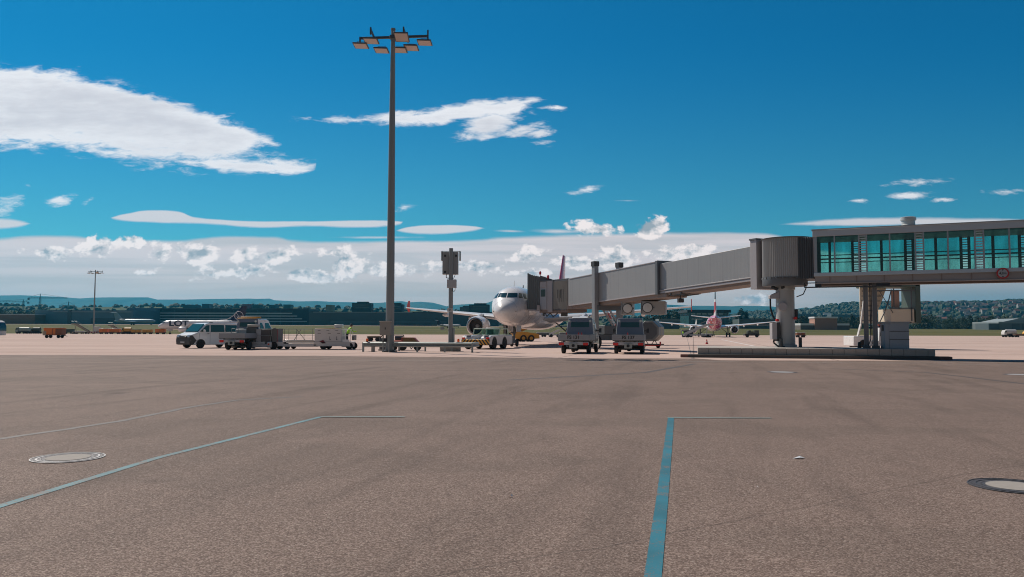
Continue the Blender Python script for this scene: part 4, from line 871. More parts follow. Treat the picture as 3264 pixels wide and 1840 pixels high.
# circular crest drawn on the fin
cw = mat('white_emblem', (.7, .7, .72), .4, var=0)
b = MB(); cx_, cz_, rr_ = 33.6, 7.75, 1.75; pts = [(.36, cx_+rr_*math.cos(2*math.pi*i/24), cz_+rr_*math.sin(2*math.pi*i/24)) for i in range(25)]
b.tube(pts, .13, 5); b.tube([(.36, cx_-1.1, cz_+1.2), (.36, cx_-.1, cz_-.2), (.36, cx_+1.7, cz_-.1)], .12, 5); b.tube([(.36, cx_-.1, cz_-.2), (.36, cx_-1.0, cz_-1.2)], .12, 5); b.tube([(.36, cx_-1.5, cz_-.1), (.36, cx_-.1, cz_-.2)], .08, 5)
b.warp(lambda v: (.36, v[1], v[2]) if False else v); b.obj('emblem', cw, fin3)
b = MB(); b.tube([(.1, 25.6, 5.95), (.15, 28.6, 6.2), (.2, 31.0, 7.6), (.25, 33.2, 9.8)], .13, 5); b.obj('leading_stripe', cw, fin3)

# distant small jets
def small_jet(label, loc, rz, sc=1., col=None, group=None, prop=False):
    m_ = col or acw
    root = thing('small_jet', label, 'airplane', loc, rz, group, sc)
    b = MB(); b.lathe([(.05, 0), (.6, .7), (1.1, 2.2), (1.35, 4), (1.35, 19), (1.1, 22), (.5, 25.5), (.15, 27)], (0, 0, 2.6), 'y', 18); b.obj('fuselage', m_, root, ang=60)
    for s in (-1, 1):
        b = MB(); b.loft([foil(x*s, s0, ch, z, .12) for x, s0, ch, z in ((0, 11, 5, 1.9), (11.5, 16.5, 1.3, 2.7))]); b.obj('wing', m_, root)
        b = MB(); b.lathe([(.6, 0), (.75, .3), (.72, 3.2), (.45, 4.2)], (s*2.3, 19, 3.2), 'y', 14); b.obj('engine', lgrey, root)
        b = MB(); b.loft([foil(x*s, s0, ch, 8.0, .1) for x, s0, ch in ((0, 25.2, 2.4), (4.3, 27.2, 1.1))]); b.obj('tailplane', m_, root)
        b = MB(); b.cyl((s*1.6, 15, .4), (s*1.5, 15, 2), .12, n=8); g = b.obj('gear_leg', steeld, root); w_ = MB(); w_.lathe([(.2, -.2), (.5, -.2), (.5, .2), (.2, .2)], (s*1.6, 15, .5), 'x', 12); w_.obj('wheel', black, g)
    b = MB(); b.loft([[(p[2], p[1], z) for p in foil(0, s0, ch, 0, .1)] for z, s0, ch in ((3.2, 20.8, 5.4), (8.1, 25, 2.7))]); b.obj('fin', LOTn if prop else m_, root)
    b = MB(); b.cyl((0, 3, .3), (0, 3, 1.6), .1, n=8); g = b.obj('nose_gear', steeld, root); w_ = MB(); w_.lathe([(.1, -.15), (.35, -.15), (.35, .15), (.1, .15)], (0, 3, .35), 'x', 12); w_.obj('wheel', black, g)
    return root
jet_pale = mat('jet_pale_blue', (.30, .42, .50), .4, var=.05)
def land(px, Y): X = (px-CX)/F*Y; return (X, Y, gz(X, Y))
small_jet('distant pale jet with T-shaped tail, broadside before the blue-grey hangar', land(498, 740), R(90), 1.45, jet_pale)
small_jet('distant white jet with T-shaped tail seen end-on before the glass terminal', land(2193, 620), R(182), .95)
small_jet('tiny distant white plane with dark fin beyond the airliner engine', land(1470, 640), R(80), .75, prop=True)
# ------------------------------------------------------------------ boarding bridge
RC = Vector((17.1, 48.5, 0)); EC = Vector((5.95, 71.4, 0)); dd = (EC-RC).normalized(); LB = (EC-RC).length
nn = Vector((dd.y, -dd.x, 0))*-1        # towards the camera side (left)
root = thing('boarding_bridge', 'grey telescopic boarding bridge docked at the nose of the large airliner', 'boarding bridge', tuple(RC))
SL = -.041
tm = mat('tunnel_sheet', (.32, .32, .32), .5, .15, var=.12, vs=.8, streak=.65); t_ = NT(tm.node_tree); bb = t_.n['Principled BSDF']
oc = t_.node('ShaderNodeTexCoord').outputs['Object']; al = t_.vm('DOT_PRODUCT', oc, tuple(dd)); old = bb.inputs['Base Color'].links[0].from_socket
seam = t_.sstep(t_.m('PINGPONG', al, .61), .022, .008); t_.put(bb.inputs['Base Color'], t_.mix(t_.m('MULTIPLY', seam, .28), old, (.10, .10, .105)))
bp = t_.node('ShaderNodeBump'); bp.inputs['Distance'].default_value = .012; bp.inputs['Strength'].default_value = .15; t_.put(bp.inputs['Height'], t_.m('PINGPONG', t_.m('MULTIPLY', al, 6.), 1.)); t_.put(bb.inputs['Normal'], bp.outputs[0])
def tun(b, s0, s1, hw, zt, h, mi=0, off=0.):
    # sheared box along the bridge; zt = roof height at s=0
    rg = []
    for s in (s0, s1):
        P_ = RC+dd*s+nn*off; z1 = zt+SL*s; z0 = z1-h
        rg.append([P_+nn*hw+Vector((0, 0, z0)), P_-nn*hw+Vector((0, 0, z0)), P_-nn*hw+Vector((0, 0, z1)), P_+nn*hw+Vector((0, 0, z1))])
    b.loft(rg, mi)
Z0 = 7.07
b = MB(); tun(b, 1.6, 13.2, .95, Z0, 2.2); b.obj('inner_tunnel', tm, root, .02, world=True)
b = MB(); tun(b, 1.8, 12.0, .99, Z0-2.10, .14); tun(b, 1.8, 11.9, 1.02, Z0-1.98, .07); b.obj('inner_tunnel_rail', bridgel, root, .01, world=True)
b = MB(); tun(b, 1.7, 12.0, .82, Z0-2.2, .22); b.obj('inner_tunnel_floor_beam', under, root, .02, world=True)
for i in range(6): b = MB(); tun(b, 3.2+i*1.6, 3.225+i*1.6, .957, Z0-.03, 2.0); b.obj('panel_joint', bridged, root, world=True) if False else None
b = MB(); tun(b, 12.0, LB-.3, 1.12, Z0+.14, 2.38); b.obj('outer_tunnel', tm, root, .02, world=True)
b = MB(); tun(b, 11.75, 12.05, 1.2, Z0+.24, 2.56); b.obj('tunnel_collar', bridged, root, .02, world=True)
b = MB(); tun(b, 11.9, LB-.5, 1.15, Z0+.20, .06); tun(b, 11.9, LB-.5, 1.16, Z0-2.17, .10); b.obj('outer_tunnel_edge_trim', bridgel, root, world=True)
b = MB(); tun(b, 11.0, LB-.8, .95, Z0-2.26, .30); b.obj('outer_tunnel_floor_beam', under, root, .02, world=True)
for s_ in (1.65, 14.2, 16.9): b = MB(); P_ = RC+dd*s_; z = Z0+.2+SL*s_; b.box(P_.x-.12, P_.x+.12, P_.y-.12, P_.y+.12, z-.02, z+.14); b.obj('roof_lug', bridged, root, world=True)
# energy chain and camera under the joint
b = MB()
for o_ in (-.6, .2, .7):
    P1 = RC+dd*9.2+nn*o_; P2 = RC+dd*16.5+nn*o_; b.bar((P1.x, P1.y, 4.25), (P2.x, P2.y, 3.95), .08, .1)
for s_ in (9.4, 10.6, 12., 13.4, 15.): P_ = RC+dd*s_; b.bar((P_+nn*.9).to_tuple()[:2]+(4.22-.03*s_+.35,), (P_-nn*.9).to_tuple()[:2]+(4.22-.03*s_+.35,), .1, .1)
P1 = RC+dd*8.6; b.box(P1.x-.5, P1.x+.5, P1.y-.1, P1.y+.1, 4.35, 4.5); b.obj('cable_carrier', steeld, root, world=True)
P_ = RC+dd*9.8+nn*.6; b = MB(); b.box(P_.x-.2, P_.x+.2, P_.y-.25, P_.y+.2, 3.62, 3.92); b.box(P_.x-.03, P_.x+.03, P_.y-.03, P_.y+.03, 3.9, 4.3); b.obj('work_light', dgrey, root, .02, world=True)
# lift columns and bogie
for s, o_ in ((1, 1.32), (-1, -1.12)):
    P_ = RC+dd*20.3+nn*o_; b = MB(); Mx = Matrix.Translation(P_) @ Matrix.Rotation(math.atan2(dd.x, dd.y)*-1, 4, 'Z'); b.M = Mx
    b.box(-.20, .20, -.24, .24, .9, 7.0); lc = b.obj('lift_column', bridgeg, root, .02, world=True)
    b = MB(); b.M = Mx; b.box(-.25, .25, -.28, .28, 7.0, 7.42); b.obj('column_cap', dgrey, root, .02, world=True)
P_ = RC+dd*20.3; b = MB(); b.M = Matrix.Translation(P_) @ Matrix.Rotation(-math.atan2(dd.x, dd.y), 4, 'Z')
b.box(-1.6, 1.6, -.35, .35, .75, 1.25); c = MB(); c.M = b.M; c.box(-1.3, 1.3, -.3, .3, 3.3, 3.7); c.obj('cross_beam', bridged, root, .03, world=True); b.box(-.7, .7, -.5, .5, 1.25, 2.0); bg_ = b.obj('bogie_frame', bridged, root, .04, world=True)
for o_ in (-1.25, 1.25):
    w_ = MB(); w_.M = b.M; w_.lathe([(.3, -.22), (.55, -.22), (.62, -.14), (.62, .14), (.55, .22), (.3, .22)], (o_, 0, .62), 'x', 20); w_.obj('wheel', black, bg_, world=True) if False else w_.obj('wheel', black, root, world=True)
# air-conditioning units under the tunnel
acg = mat('unit_grey', (.33, .32, .31), .5, .1, var=.12, vs=1.5)
for s_, l in ((17.0, .9), (14.3, 1.9)):
    P_ = RC+dd*s_+nn*.2; b = MB(); Mx = Matrix.Translation(P_) @ Matrix.Rotation(R(-14), 4, 'Z'); b.M = Mx
    b.box(-.55, -.55+l, -.6, 1.4, 2.85, 3.85); u_ = b.obj('air_unit', acg, root, .03, world=True)
    c = MB(); c.M = Mx; c.cyl((-.02, -.6, 3.35), (-.02, -.66, 3.35), .41, n=24); c.obj('cover_ring', dgrey, root, .01, world=True); c = MB(); c.M = Mx; c.cyl((-.02, -.66, 3.35), (-.02, -.72, 3.35), .35, n=24); c.obj('round_cover', fwhite, root, .01, world=True)
    c = MB(); c.M = Mx; c.box(.42, .5, -.66, -.6, 3.3, 3.42); c.box(-.5, -.45, -.63, -.6, 2.9, 3.8); c.bar((-.4, .2, 3.85), (-.4, .2, 4.2), .06, .06); c.bar((.3, .2, 3.85), (.3, .2, 4.2), .06, .06); c.obj('bracket', steeld, root, world=True)
# cab
cabpts = [(2.62, 74.05), (3.32, 73.42), (3.86, 72.98), (5.02, 71.0), (6.85, 71.9), (6.6, 74.4), (5.3, 77.0), (3.55, 78.1)]
b = MB(); b.prism(cabpts, 'z', 3.5, 6.2); b.obj('cab_shell', bridgel, root, .02, world=True)
b = MB(); b.prism([(x+(x-4.7)*.04, y+(y-74.5)*.03) for x, y in cabpts], 'z', 6.2, 6.3); b.obj('cab_roof', bridged, root, world=True)
b = MB(); b.prism([(x+(x-4.7)*.01, y+(y-74.5)*.01) for x, y in cabpts], 'z', 3.25, 3.5); b.obj('cab_floor', under, root, world=True)
# corrugated rotating wall section with slots
Pa, Pb = Vector((3.90, 72.90, 0)), Vector((5.06, 70.93, 0)); dv_ = Pb-Pa; no = Vector((dv_.y, -dv_.x, 0)).normalized(); no = no if no.y < 0 else -no
b = MB(); n = 26; top = []; 
rows = [[], []]
for i in range(n+1):
    q = Pa+dv_*(i/n)+no*(.03 if i % 2 else .075)
    rows[0].append((q.x, q.y, 3.55)); rows[1].append((q.x, q.y, 6.12))
b.loft(rows, cap=False, closed=False); cor = b.obj('corrugated_wall', mat('taupe_sheet', (.26, .245, .22), .55, .1, var=.1, streak=.6), root, world=True, smooth=False)
for k in range(5):
    q = Pa+dv_*(.3+.10*k)+no*.06; b = MB(); l_ = 1.15 if k in (1, 3, 4) else .8; z1 = 5.35
    b.box(q.x-.016, q.x+.016, q.y-.03, q.y+.03, z1-l_, z1); b.obj('slot', dgrey, root, world=True)
b = MB(); 
for i in range(9): q = Pa+dv_*(.1+.1*i)+no*.05; b.prism([(q.x-.05, 3.5), (q.x, 3.38), (q.x+.05, 3.5)], 'y', q.y-.03, q.y+.03)
q0 = Pa+dv_*.08+no*.05; q1 = Pa+dv_*.92+no*.05; b.bar((q0.x, q0.y, 3.51), (q1.x, q1.y, 3.51), .05, .06)
b.obj('toothed_edge', bridged, root, world=True)
# vertical panels and door
def wallbox(P, Q, z0, z1, th, name, m_, out=.03, par=root):
    P = Vector((*P, 0)); Q = Vector((*Q, 0)); d_ = Q-P; o_ = Vector((d_.y, -d_.x, 0)).normalized(); o_ = o_ if o_.y < 0 else -o_
    b = MB(); b.loft([[P+o_*out+Vector((0, 0, z)) for z in (z0, z1)]+[P+o_*(out-th)+Vector((0, 0, z)) for z in (z1, z0)], [Q+o_*out+Vector((0, 0, z)) for z in (z0, z1)]+[Q+o_*(out-th)+Vector((0, 0, z)) for z in (z1, z0)]])
    return b.obj(name, m_, par, .008, world=True)
wallbox((2.66, 74.0), (3.26, 73.48), 3.55, 5.55, .05, 'cab_door', mat('door_pale_grey', (.40, .41, .44), .4, var=.06), .05)
wallbox((2.66, 74.0), (3.26, 73.48), 5.62, 6.15, .05, 'upper_panel', bridgel, .04)
wallbox((2.76, 73.92), (3.16, 73.57), 4.75, 5.42, .02, 'door_window', glassd, .075)
wallbox((3.36, 73.4), (3.80, 73.04), 3.3, 6.2, .06, 'corner_panel', bridgel, .05)
wallbox((3.82, 73.02), (3.90, 72.9), 3.4, 6.3, .06, 'corner_strip', bridged, .09)
# canopy bellows folding against the fuselage
rg = []; N = 13; lipn, lipf = Vector((1.46, 74.32, 0)), Vector((2.45, 77.95, 0)); inn, inf = Vector((2.66, 74.02, 0)), Vector((3.6, 78.0, 0))
for i in range(N):
    k = i/(N-1); e = .07 if i % 2 else 0.; a = lipn.lerp(inn, k); c = lipf.lerp(inf, k); v_ = (a-c).normalized()
    a = a+v_*e; c = c-v_*e; zt = 6.72+.28*(1-k)**3-.04*k+e; zb = 3.55-.0*k
    if k > .75: zt -= (k-.75)*.3
    rg.append([a+Vector((0, 0, zb)), a+Vector((0, 0, zt)), c+Vector((0, 0, zt-.35)), c+Vector((0, 0, zb))])
b = MB(); b.loft(rg); b.obj('canopy_bellows', bellow, root, world=True, smooth=False)
b = MB(); b.loft([[inn+Vector((0, 0, 6.1)), inn+Vector((0, 0, 6.78)), inf+Vector((0, 0, 6.4)), inf+Vector((0, 0, 6.1))], [Vector((3.85, 73.6, 6.1)), Vector((3.85, 73.6, 6.35)), Vector((4.6, 76.5, 6.3)), Vector((4.6, 76.5, 6.1))]]); b.obj('canopy_hood', bridged, root, .02, world=True)
b = MB(); b.bar((1.5, 74.2, 3.5), (2.7, 73.95, 3.45), .12, .16); b.box(2.35, 2.62, 73.75, 73.95, 3.4, 3.95); b.obj('bumper_beam', bridgel, root, .02, world=True)
for px_, py_, Y_ in ((1722, 872, 74.3), (1747, 884, 73.7)):
    q = at(px_, py_, Y_); b = MB(); b.lathe([(.03, -.35), (.03, -.12), (.10, -.1), (.11, .08), (.06, .2), (.01, .22)], tuple(q), 'z', 10); b.obj('beacon', redp, root, world=True)
b = MB(); b.box(2.9, 3.1, 74.1, 74.3, 2.95, 3.3); b.box(4.6, 5.2, 73.2, 73.8, 2.9, 3.3); b.tube([(3.1, 74.0, 3.25), (3.3, 74.0, 2.9), (3.6, 73.9, 3.2), (3.9, 73.8, 2.85), (4.3, 73.5, 3.2)], .05, 6); b.obj('under_cab_gear', steeld, root, world=True)
# service stairs from the cab side
b = MB(); s0 = Vector((7.9, 69.6, 0)); s1 = Vector((10.4, 73.5, 0))
for o_ in (0, .7):
    b.bar((s0.x+o_*.9, s0.y+o_*.4, 3.7), (s1.x+o_*.9, s1.y+o_*.4, .5), .06, .2)
    b.tube([(s0.x+o_*.9, s0.y+o_*.4, 4.7), (s1.x+o_*.9, s1.y+o_*.4, 1.5)], .03, 6)
for i in range(14): q = s0.lerp(s1, (i+.5)/14); b.bar((q.x, q.y, 3.7-3.2*(i+.5)/14), (q.x+.63, q.y+.28, 3.7-3.2*(i+.5)/14), .22, .04)
b.obj('service_stairs', bridgel, root, world=True)
for k in range(6):
    q0 = s0.lerp(s1, k/6); q1 = s0.lerp(s1, (k+1)/6); b = MB(); b.bar((q0.x-.1, q0.y-.1, 4.25-3.2*k/6), (q1.x-.1, q1.y-.1, 4.25-3.2*(k+1)/6), .05, .22); b.obj('warning_stripe', white if k % 2 else redpaint, root, world=True)
# rotunda drum, frame, collar and column
b = MB(); N = 152; rgs = []
for z in (4.84, 7.22): rgs.append([(RC.x+(1.46+(.05 if i % 2 else 0))*math.cos(2*math.pi*i/N), RC.y+(1.46+(.05 if i % 2 else 0))*math.sin(2*math.pi*i/N), z) for i in range(N)])
b.loft(rgs); b.obj('rotunda_drum', mat('drum_sheet', (.44, .43, .41), .5, .2, var=.14, vs=.7, streak=.7), root, world=True, smooth=False)
b = MB(); b.lathe([(1.56, 7.22), (1.58, 7.27), (.02, 7.38)], (RC.x, RC.y, 0), 'z', 48); b.obj('rotunda_roof', bridged, root, world=True)
b = MB()
for i in range(24): a = 2*math.pi*i/24; q = (RC.x+1.49*math.cos(a), RC.y+1.49*math.sin(a)); b.box(q[0]-.06, q[0]+.06, q[1]-.06, q[1]+.06, 4.76, 4.85)
b.lathe([(1.44, 4.82), (1.53, 4.82), (1.53, 4.845), (1.44, 4.845)], (RC.x, RC.y, 0), 'z', 48, cap=False)
b.obj('toothed_edge', bridged, root, world=True)
b = MB(); b.lathe([(1.30, 4.32), (1.34, 4.4), (1.34, 4.84)], (RC.x-.2, RC.y, 0), 'z', 40); b.obj('rotunda_collar', bridged, root, .02, world=True)
b = MB(); b.M = Matrix.Translation(RC+dd*1.75) @ Matrix.Rotation(-math.atan2(dd.x, dd.y), 4, 'Z'); b.box(-1.15, 1.25, -.28, .28, 4.2, 7.32); b.obj('rotunda_portal', bridgel, root, .02, world=True)
b = MB(); b.M = Matrix.Translation(RC+dd*1.75) @ Matrix.Rotation(-math.atan2(dd.x, dd.y), 4, 'Z'); b.box(-1.2, 1.3, -.32, .32, 7.32, 7.42); b.obj('portal_cap', bridged, root, world=True)
b = MB(); b.lathe([(.66, .57), (.66, .72), (.56, .75), (.55, 4.1), (.60, 4.12), (.60, 4.34)], (RC.x-.2, RC.y, 0), 'z', 36); b.obj('rotunda_column', mat('column_grey', (.40, .40, .39), .5, .1, var=.12, vs=.8, streak=.6), root, world=True)
cxx, cyy = RC.x-.2, RC.y
b = MB(); b.cyl((cxx-.38, cyy-.5, 3.05), (cxx-.40, cyy-.72, 3.05), .27, n=20); b.obj('round_box', bridgel, root, .02, world=True)
b = MB(); b.prism([(cxx-.45, 4.0), (cxx-1.05, 3.75), (cxx-1.05, 3.55), (cxx-.45, 3.55)], 'y', cyy-.35, cyy-.05); b.obj('bracket', bridgel, root, .02, world=True)
b = MB(); b.tube([(cxx-.98, cyy-.2, 3.55), (cxx-.98, cyy-.2, 3.0), (cxx-.85, cyy-.2, 2.5), (cxx-.75, cyy-.25, 2.3)], .055, 8); b.tube([(cxx+.9, cyy-.9, 4.5), (cxx+.95, cyy-1., 4.2), (cxx+.8, cyy-.9, 3.8), (cxx+.5, cyy-.6, 3.65)], .03, 6); b.tube([(cxx-.8, cyy-.3, 1.15), (cxx-.85, cyy-.3, .85), (cxx-.6, cyy-.4, .62), (cxx-.3, cyy-.7, .60)], .05, 6); b.obj('cable', black, root, world=True)
b = MB(); b.cyl((cxx-.95, cyy-.5, 4.25), (cxx-.6, cyy-.3, 4.15), .10, n=10); b.cyl((cxx-.4, cyy-.5, 4.2), (cxx-.2, cyy-.5, 4.25), .08, n=10); b.obj('lamp', dgrey, root, world=True)
for dx_, z_ in ((-.68, 2.22), (.42, 2.35)): b = MB(); b.cyl((cxx+dx_, cyy-.45, z_), (cxx+dx_, cyy-.62, z_), .09, n=12); b.obj('emergency_button', redp, root, world=True)
b = MB(); b.box(cxx-1.02, cxx-.72, cyy-.6, cyy-.1, 1.05, 2.05); b.obj('control_box', bridgel, root, .02, world=True)
b = MB(); b.box(cxx-.72, cxx-.5, cyy-.55, cyy-.1, .95, 2.1); b.box(cxx+.5, cxx+.68, cyy-.3, cyy, 2.3, 2.9); b.obj('control_box', dgrey, root, .02, world=True)

# ------------------------------------------------------------------ plinth
PL0, PL1 = Vector((10.95, 46.3, 0)), Vector((23.4, 43.45, 0)); pd = (PL1-PL0).normalized(); pn = Vector((-pd.y, pd.x, 0))
root = thing('concrete_plinth', 'long low concrete plinth with a kerb carrying the rotunda column', 'plinth', tuple(PL0), math.atan2(pd.y, pd.x)); LP = (PL1-PL0).length
k = 0; x = 0.
while x < LP-.05:
    x2 = min(LP, x+.62); b = MB(); b.box(x+.006, x2-.006, 0, .35, .19, .56); b.obj('front_block', concb, root, .012); x = x2
b = MB(); b.box(0.01, LP-.01, .345, 5.4, .15, .57); b.obj('top_slab', mat('plinth_slab', (.38, .35, .32), .85, var=.2, vs=1.5), root)
b = MB(); b.box(-.55, LP+.1, -.35, 0.02, 0, .19); b.obj('kerb', mat('dark_kerb', (.075, .07, .065), .8, var=.25, vs=2), root, .02)
for x0_, x1_ in ((-1.0, -.55), (LP+.1, LP+.75)): b = MB(); b.box(x0_, x1_, -.35, .3, 0, .18); b.obj('red_kerb_end', mat('faded_red_concrete', (.17, .085, .07), .85, var=.25, vs=3), root, .02)
b = MB(); b.box(-.65, -.02, .3, 3.0, 0.0, .10); b.obj('end_slab', concb, root, .02)
for px_, h_, Y_ in ((2490, .55, 47.6), (2551, .62, 47.7), (2740, .35, 46.8)):
    q = at(px_, 1100, Y_); bo = thing('bollard', {2490: 'short dark bollard left of the rotunda column foot', 2551: 'short dark bollard right of the rotunda column foot', 2740: 'short dark bollard by the walkway supports'}[px_], 'bollard', (q.x, q.y, .57), group='bollards on the plinth')
    b = MB(); b.lathe([(.10, 0), (.10, h_-.04), (.07, h_)], n=14); b.obj('post', dgrey, bo); b = MB(); b.lathe([(.15, 0), (.15, .03)], n=14); b.obj('flange', steeld, bo)
q = at(2610, 1107, 46.6); b = MB(); b.lathe([(.02, .05), (.45, .04), (.55, .01), (.55, 0)], n=18); o = b.obj('floor_hatch', dgrey); o.location = (q.x, q.y, .575); o.scale = (1.6, 1, 1); tag(o, 'flat dark hatch lying on the plinth right of the column', 'hatch')
# cabinet on the plinth
q = at(2822, 1110, 44.9)
root = thing('power_cabinet', 'grey steel power cabinet standing on the plinth under the walkway', 'cabinet', (q.x, 44.9, .57), R(-8))
b = MB(); b.box(.24, 1.3, 0, .9, 0, 1.48); b.box(0, .24, .02, .8, 0, 1.46); bd = b.obj('cabinet_body', mat('cabinet_grey', (.34, .37, .40), .5, .1, var=.06), root, .015)
b = MB(); b.box(-.06, 1.36, -.06, .96, 1.48, 1.54); b.obj('lid', mat('cabinet_grey_pale', (.36, .38, .39), .5, var=.06), root, .01)
for z in (.52, .98): b = MB(); b.box(.24, 1.31, -.02, .0, z, z+.03); b.obj('ledge', dgrey, bd)
b = MB(); b.box(1.3, 1.38, .3, .5, .55, .75); b.box(-.03, .0, .2, .5, 1.0, 1.35); b.obj('side_box', dgrey, root, .01)

# ------------------------------------------------------------------ glazed walkway
W0 = Vector((18.0, 46.5, 0)); wd = Vector((.912, -.41, 0)).normalized(); wn = Vector((-wd.y, wd.x, 0)); WL = 15.5; WW = 3.0
root = thing('glazed_walkway', 'elevated walkway with teal tinted glass and louvre strips leading to the rotunda', 'walkway', tuple(W0), math.atan2(wd.y, wd.x))
tg = see_through('teal_glazing', (.68, .96, .93), 1.5, .20)
fasc = mat('walkway_fascia', (.52, .54, .57), .45, .3, var=.06, vs=.6); sill = mat('walkway_sill', (.52, .58, .62), .45, .2, var=.06)
b = MB(); b.box(-.1, WL, -.10, WW+.1, 7.17, 7.55); b.obj('roof_fascia', fasc, root, .02)
b = MB(); b.box(-.15, WL, -.16, WW+.16, 7.55, 7.60); b.obj('roof_edge', lgrey, root)
b = MB(); b.box(-.05, WL, -.08, WW+.08, 4.80, 5.02); b.obj('sill_beam', sill, root, .015)
b = MB(); b.box(0, WL, .05, .13, 4.40, 4.80); b.box(0, WL, -.02, .25, 4.36, 4.42); b.box(0, WL, WW-.13, WW-.05, 4.40, 4.80); b.box(0, WL, WW-.25, WW+.02, 4.36, 4.42); b.obj('floor_girder', mat('girder_brown_grey', (.36, .32, .30), .6, .1, var=.1, streak=.4), root)
b = MB(); b.box(0.1, WL, .13, WW-.13, 4.72, 4.80); b.obj('floor_deck', under, root)
b = MB(); b.box(.02, WL, .02, WW-.02, 7.10, 7.17); b.obj('ceiling', lgrey, root)
for i in range(10): b = MB(); b.box(.8+i*1.45, .84+i*1.45, .02, .05, 4.42, 4.8); b.obj('girder_stiffener', under, root)
mull = mat('mullion_grey', (.36, .39, .41), .45, .3, var=.05)
louv = mat('louvre_pale', (.55, .58, .58), .4, .1, var=.08)
for yf, sh, tn in ((0., 0., ''), (WW, -.38, '')):
    ydir = 1 if yf else -1
    def post(x, w_, m_=mull):
        if yf: w_ *= 1.9; m_ = bridged
        b = MB(); b.box(x-w_/2, x+w_/2, yf-.06, yf+.06, 5.02, 7.17); b.obj('mullion', m_, root)
    post(.07, .14); k = 0; xs_ = []
    x = 1.11+sh
    while x < WL: xs_.append((x, 'm')); x += 2.93
    x = 2.45+sh
    while x < WL: xs_.append((x, 'l')); x += 2.93
    xs_.sort(); cur = .14
    for x, k_ in xs_:
        if x > WL-.5: break
        if k_ == 'm': x0_, x1_ = x-.04, x+.04
        else: x0_, x1_ = x-.07, x+.42
        if x0_-cur > .05:
            b = MB(); b.box(cur, x0_, yf-.006, yf+.006, 5.02, 7.17); b.obj('window_pane', tg, root, smooth=False)
        if k_ == 'm': post(x, .08, mull)
        else:
            post(x-.03, .08); post(x+.38, .08)
            b = MB()
            for j in range(15):
                z = 5.08+j*.142; b.box(x+.01, x+.34, yf-.05, yf+.05, z, z+.045)
            b.obj('louvre', louv, root, smooth=False)
        cur = x1_
    b = MB(); b.box(cur, WL, yf-.006, yf+.006, 5.02, 7.17); b.obj('window_pane', tg, root, smooth=False)
    for z in (5.82, 6.02): b = MB(); b.box(.1, WL, yf+(.12 if yf == 0 else -.16), yf+(.16 if yf == 0 else -.12), z, z+.05); b.obj('handrail', steeld, root)
b = MB(); b.box(-.06, .0, .0, WW, 4.8, 7.55); b.obj('end_wall', bridgel, root)
b = MB()
rows = [[], []]
for i in range(15): x = -.95+i*.065; y = .12 if i % 2 else .20; rows[0].append((x, y, 4.7)); rows[1].append((x, y, 7.2))
b.loft(rows, cap=False, closed=False); b.box(-1.0, -.05, .25, WW-.2, 4.7, 7.2); b.obj('connecting_bellows', bridged, root, smooth=False)
b = MB(); b.bar((-.6, -.02, 4.16), (4.6, -.02, 4.16), .12, .07); b.box(.0, .35, 0, .3, 4.18, 4.4); b.box(3.3, 4.0, 0, .3, 4.2, 4.34); b.tube([(-.6, 0, 4.18), (-.6, 0, 4.42), (.1, 0, 4.42)], .03, 6); b.obj('cable_tray', dgrey, root)
b = MB(); b.lathe([(.42, 7.6), (.42, 7.66), (.36, 7.7), (.36, 7.92), (.42, 7.95), (.42, 8.12), (.36, 8.14), (.02, 8.15)], (5.05, .6, 0), 'z', 24); b.obj('roof_vent', mat('vent_pale_grey', (.45, .47, .47), .4, .1, var=.1, streak=.4), root)
b = MB(); b.box(4.85, 5.4, .35, .9, 7.6, 7.63); b.obj('vent_base', lgrey, root)
for x in (2.72, 3.20):
    b = MB(); b.box(x-.13, x-.10, .3, .6, .57, 4.4); b.box(x+.10, x+.13, .3, .6, .57, 4.4); b.box(x-.10, x+.10, .43, .46, .57, 4.4); b.obj('support_column', bridgeg, root)
    b = MB(); b.box(x-.22, x+.22, .15, .75, .57, .72); b.obj('column_foot', steeld, root, .01)
for x in (2.72, 3.20): b = MB(); b.box(x-.12, x+.12, WW-.7, WW-.4, .57, 4.4); b.obj('support_column', bridgeg, root)
b = MB(); b.tube([(2.95, .3, 4.4), (2.95, .3, 1.1), (2.8, .2, .7)], .03, 6); b.tube([(3.02, .3, 4.4), (3.02, .3, .8)], .025, 6); b.obj('downpipe', dgrey, root)
# height limit sign
X = W0+wd*9.52
sg = thing('height_limit_sign', 'round red-rimmed height limit sign fixed to the walkway girder', 'sign', (X.x-.05, X.y-.14, 4.72), math.atan2(wd.y, wd.x))
b = MB(); b.cyl((0, 0, 0), (0, -.02, 0), .30, n=36); b.obj('rim', mat('sign_red', (.50, .03, .03), .4, var=0), sg)
b = MB(); b.cyl((0, -.02, 0), (0, -.026, 0), .225, n=36); b.obj('sign_face', mat('sign_grey_white', (.42, .42, .42), .4, var=.03), sg)
text('lettering', '4,2m', .17, text_black, sg, (0, -.03, 0), (R(90), 0, 0), .002)
b = MB(); b.prism([(-.05, .21), (.05, .21), (0, .13)], 'y', -.031, -.026); b.prism([(-.05, -.21), (.05, -.21), (0, -.13)], 'y', -.031, -.026); b.obj('arrow', text_black, sg)
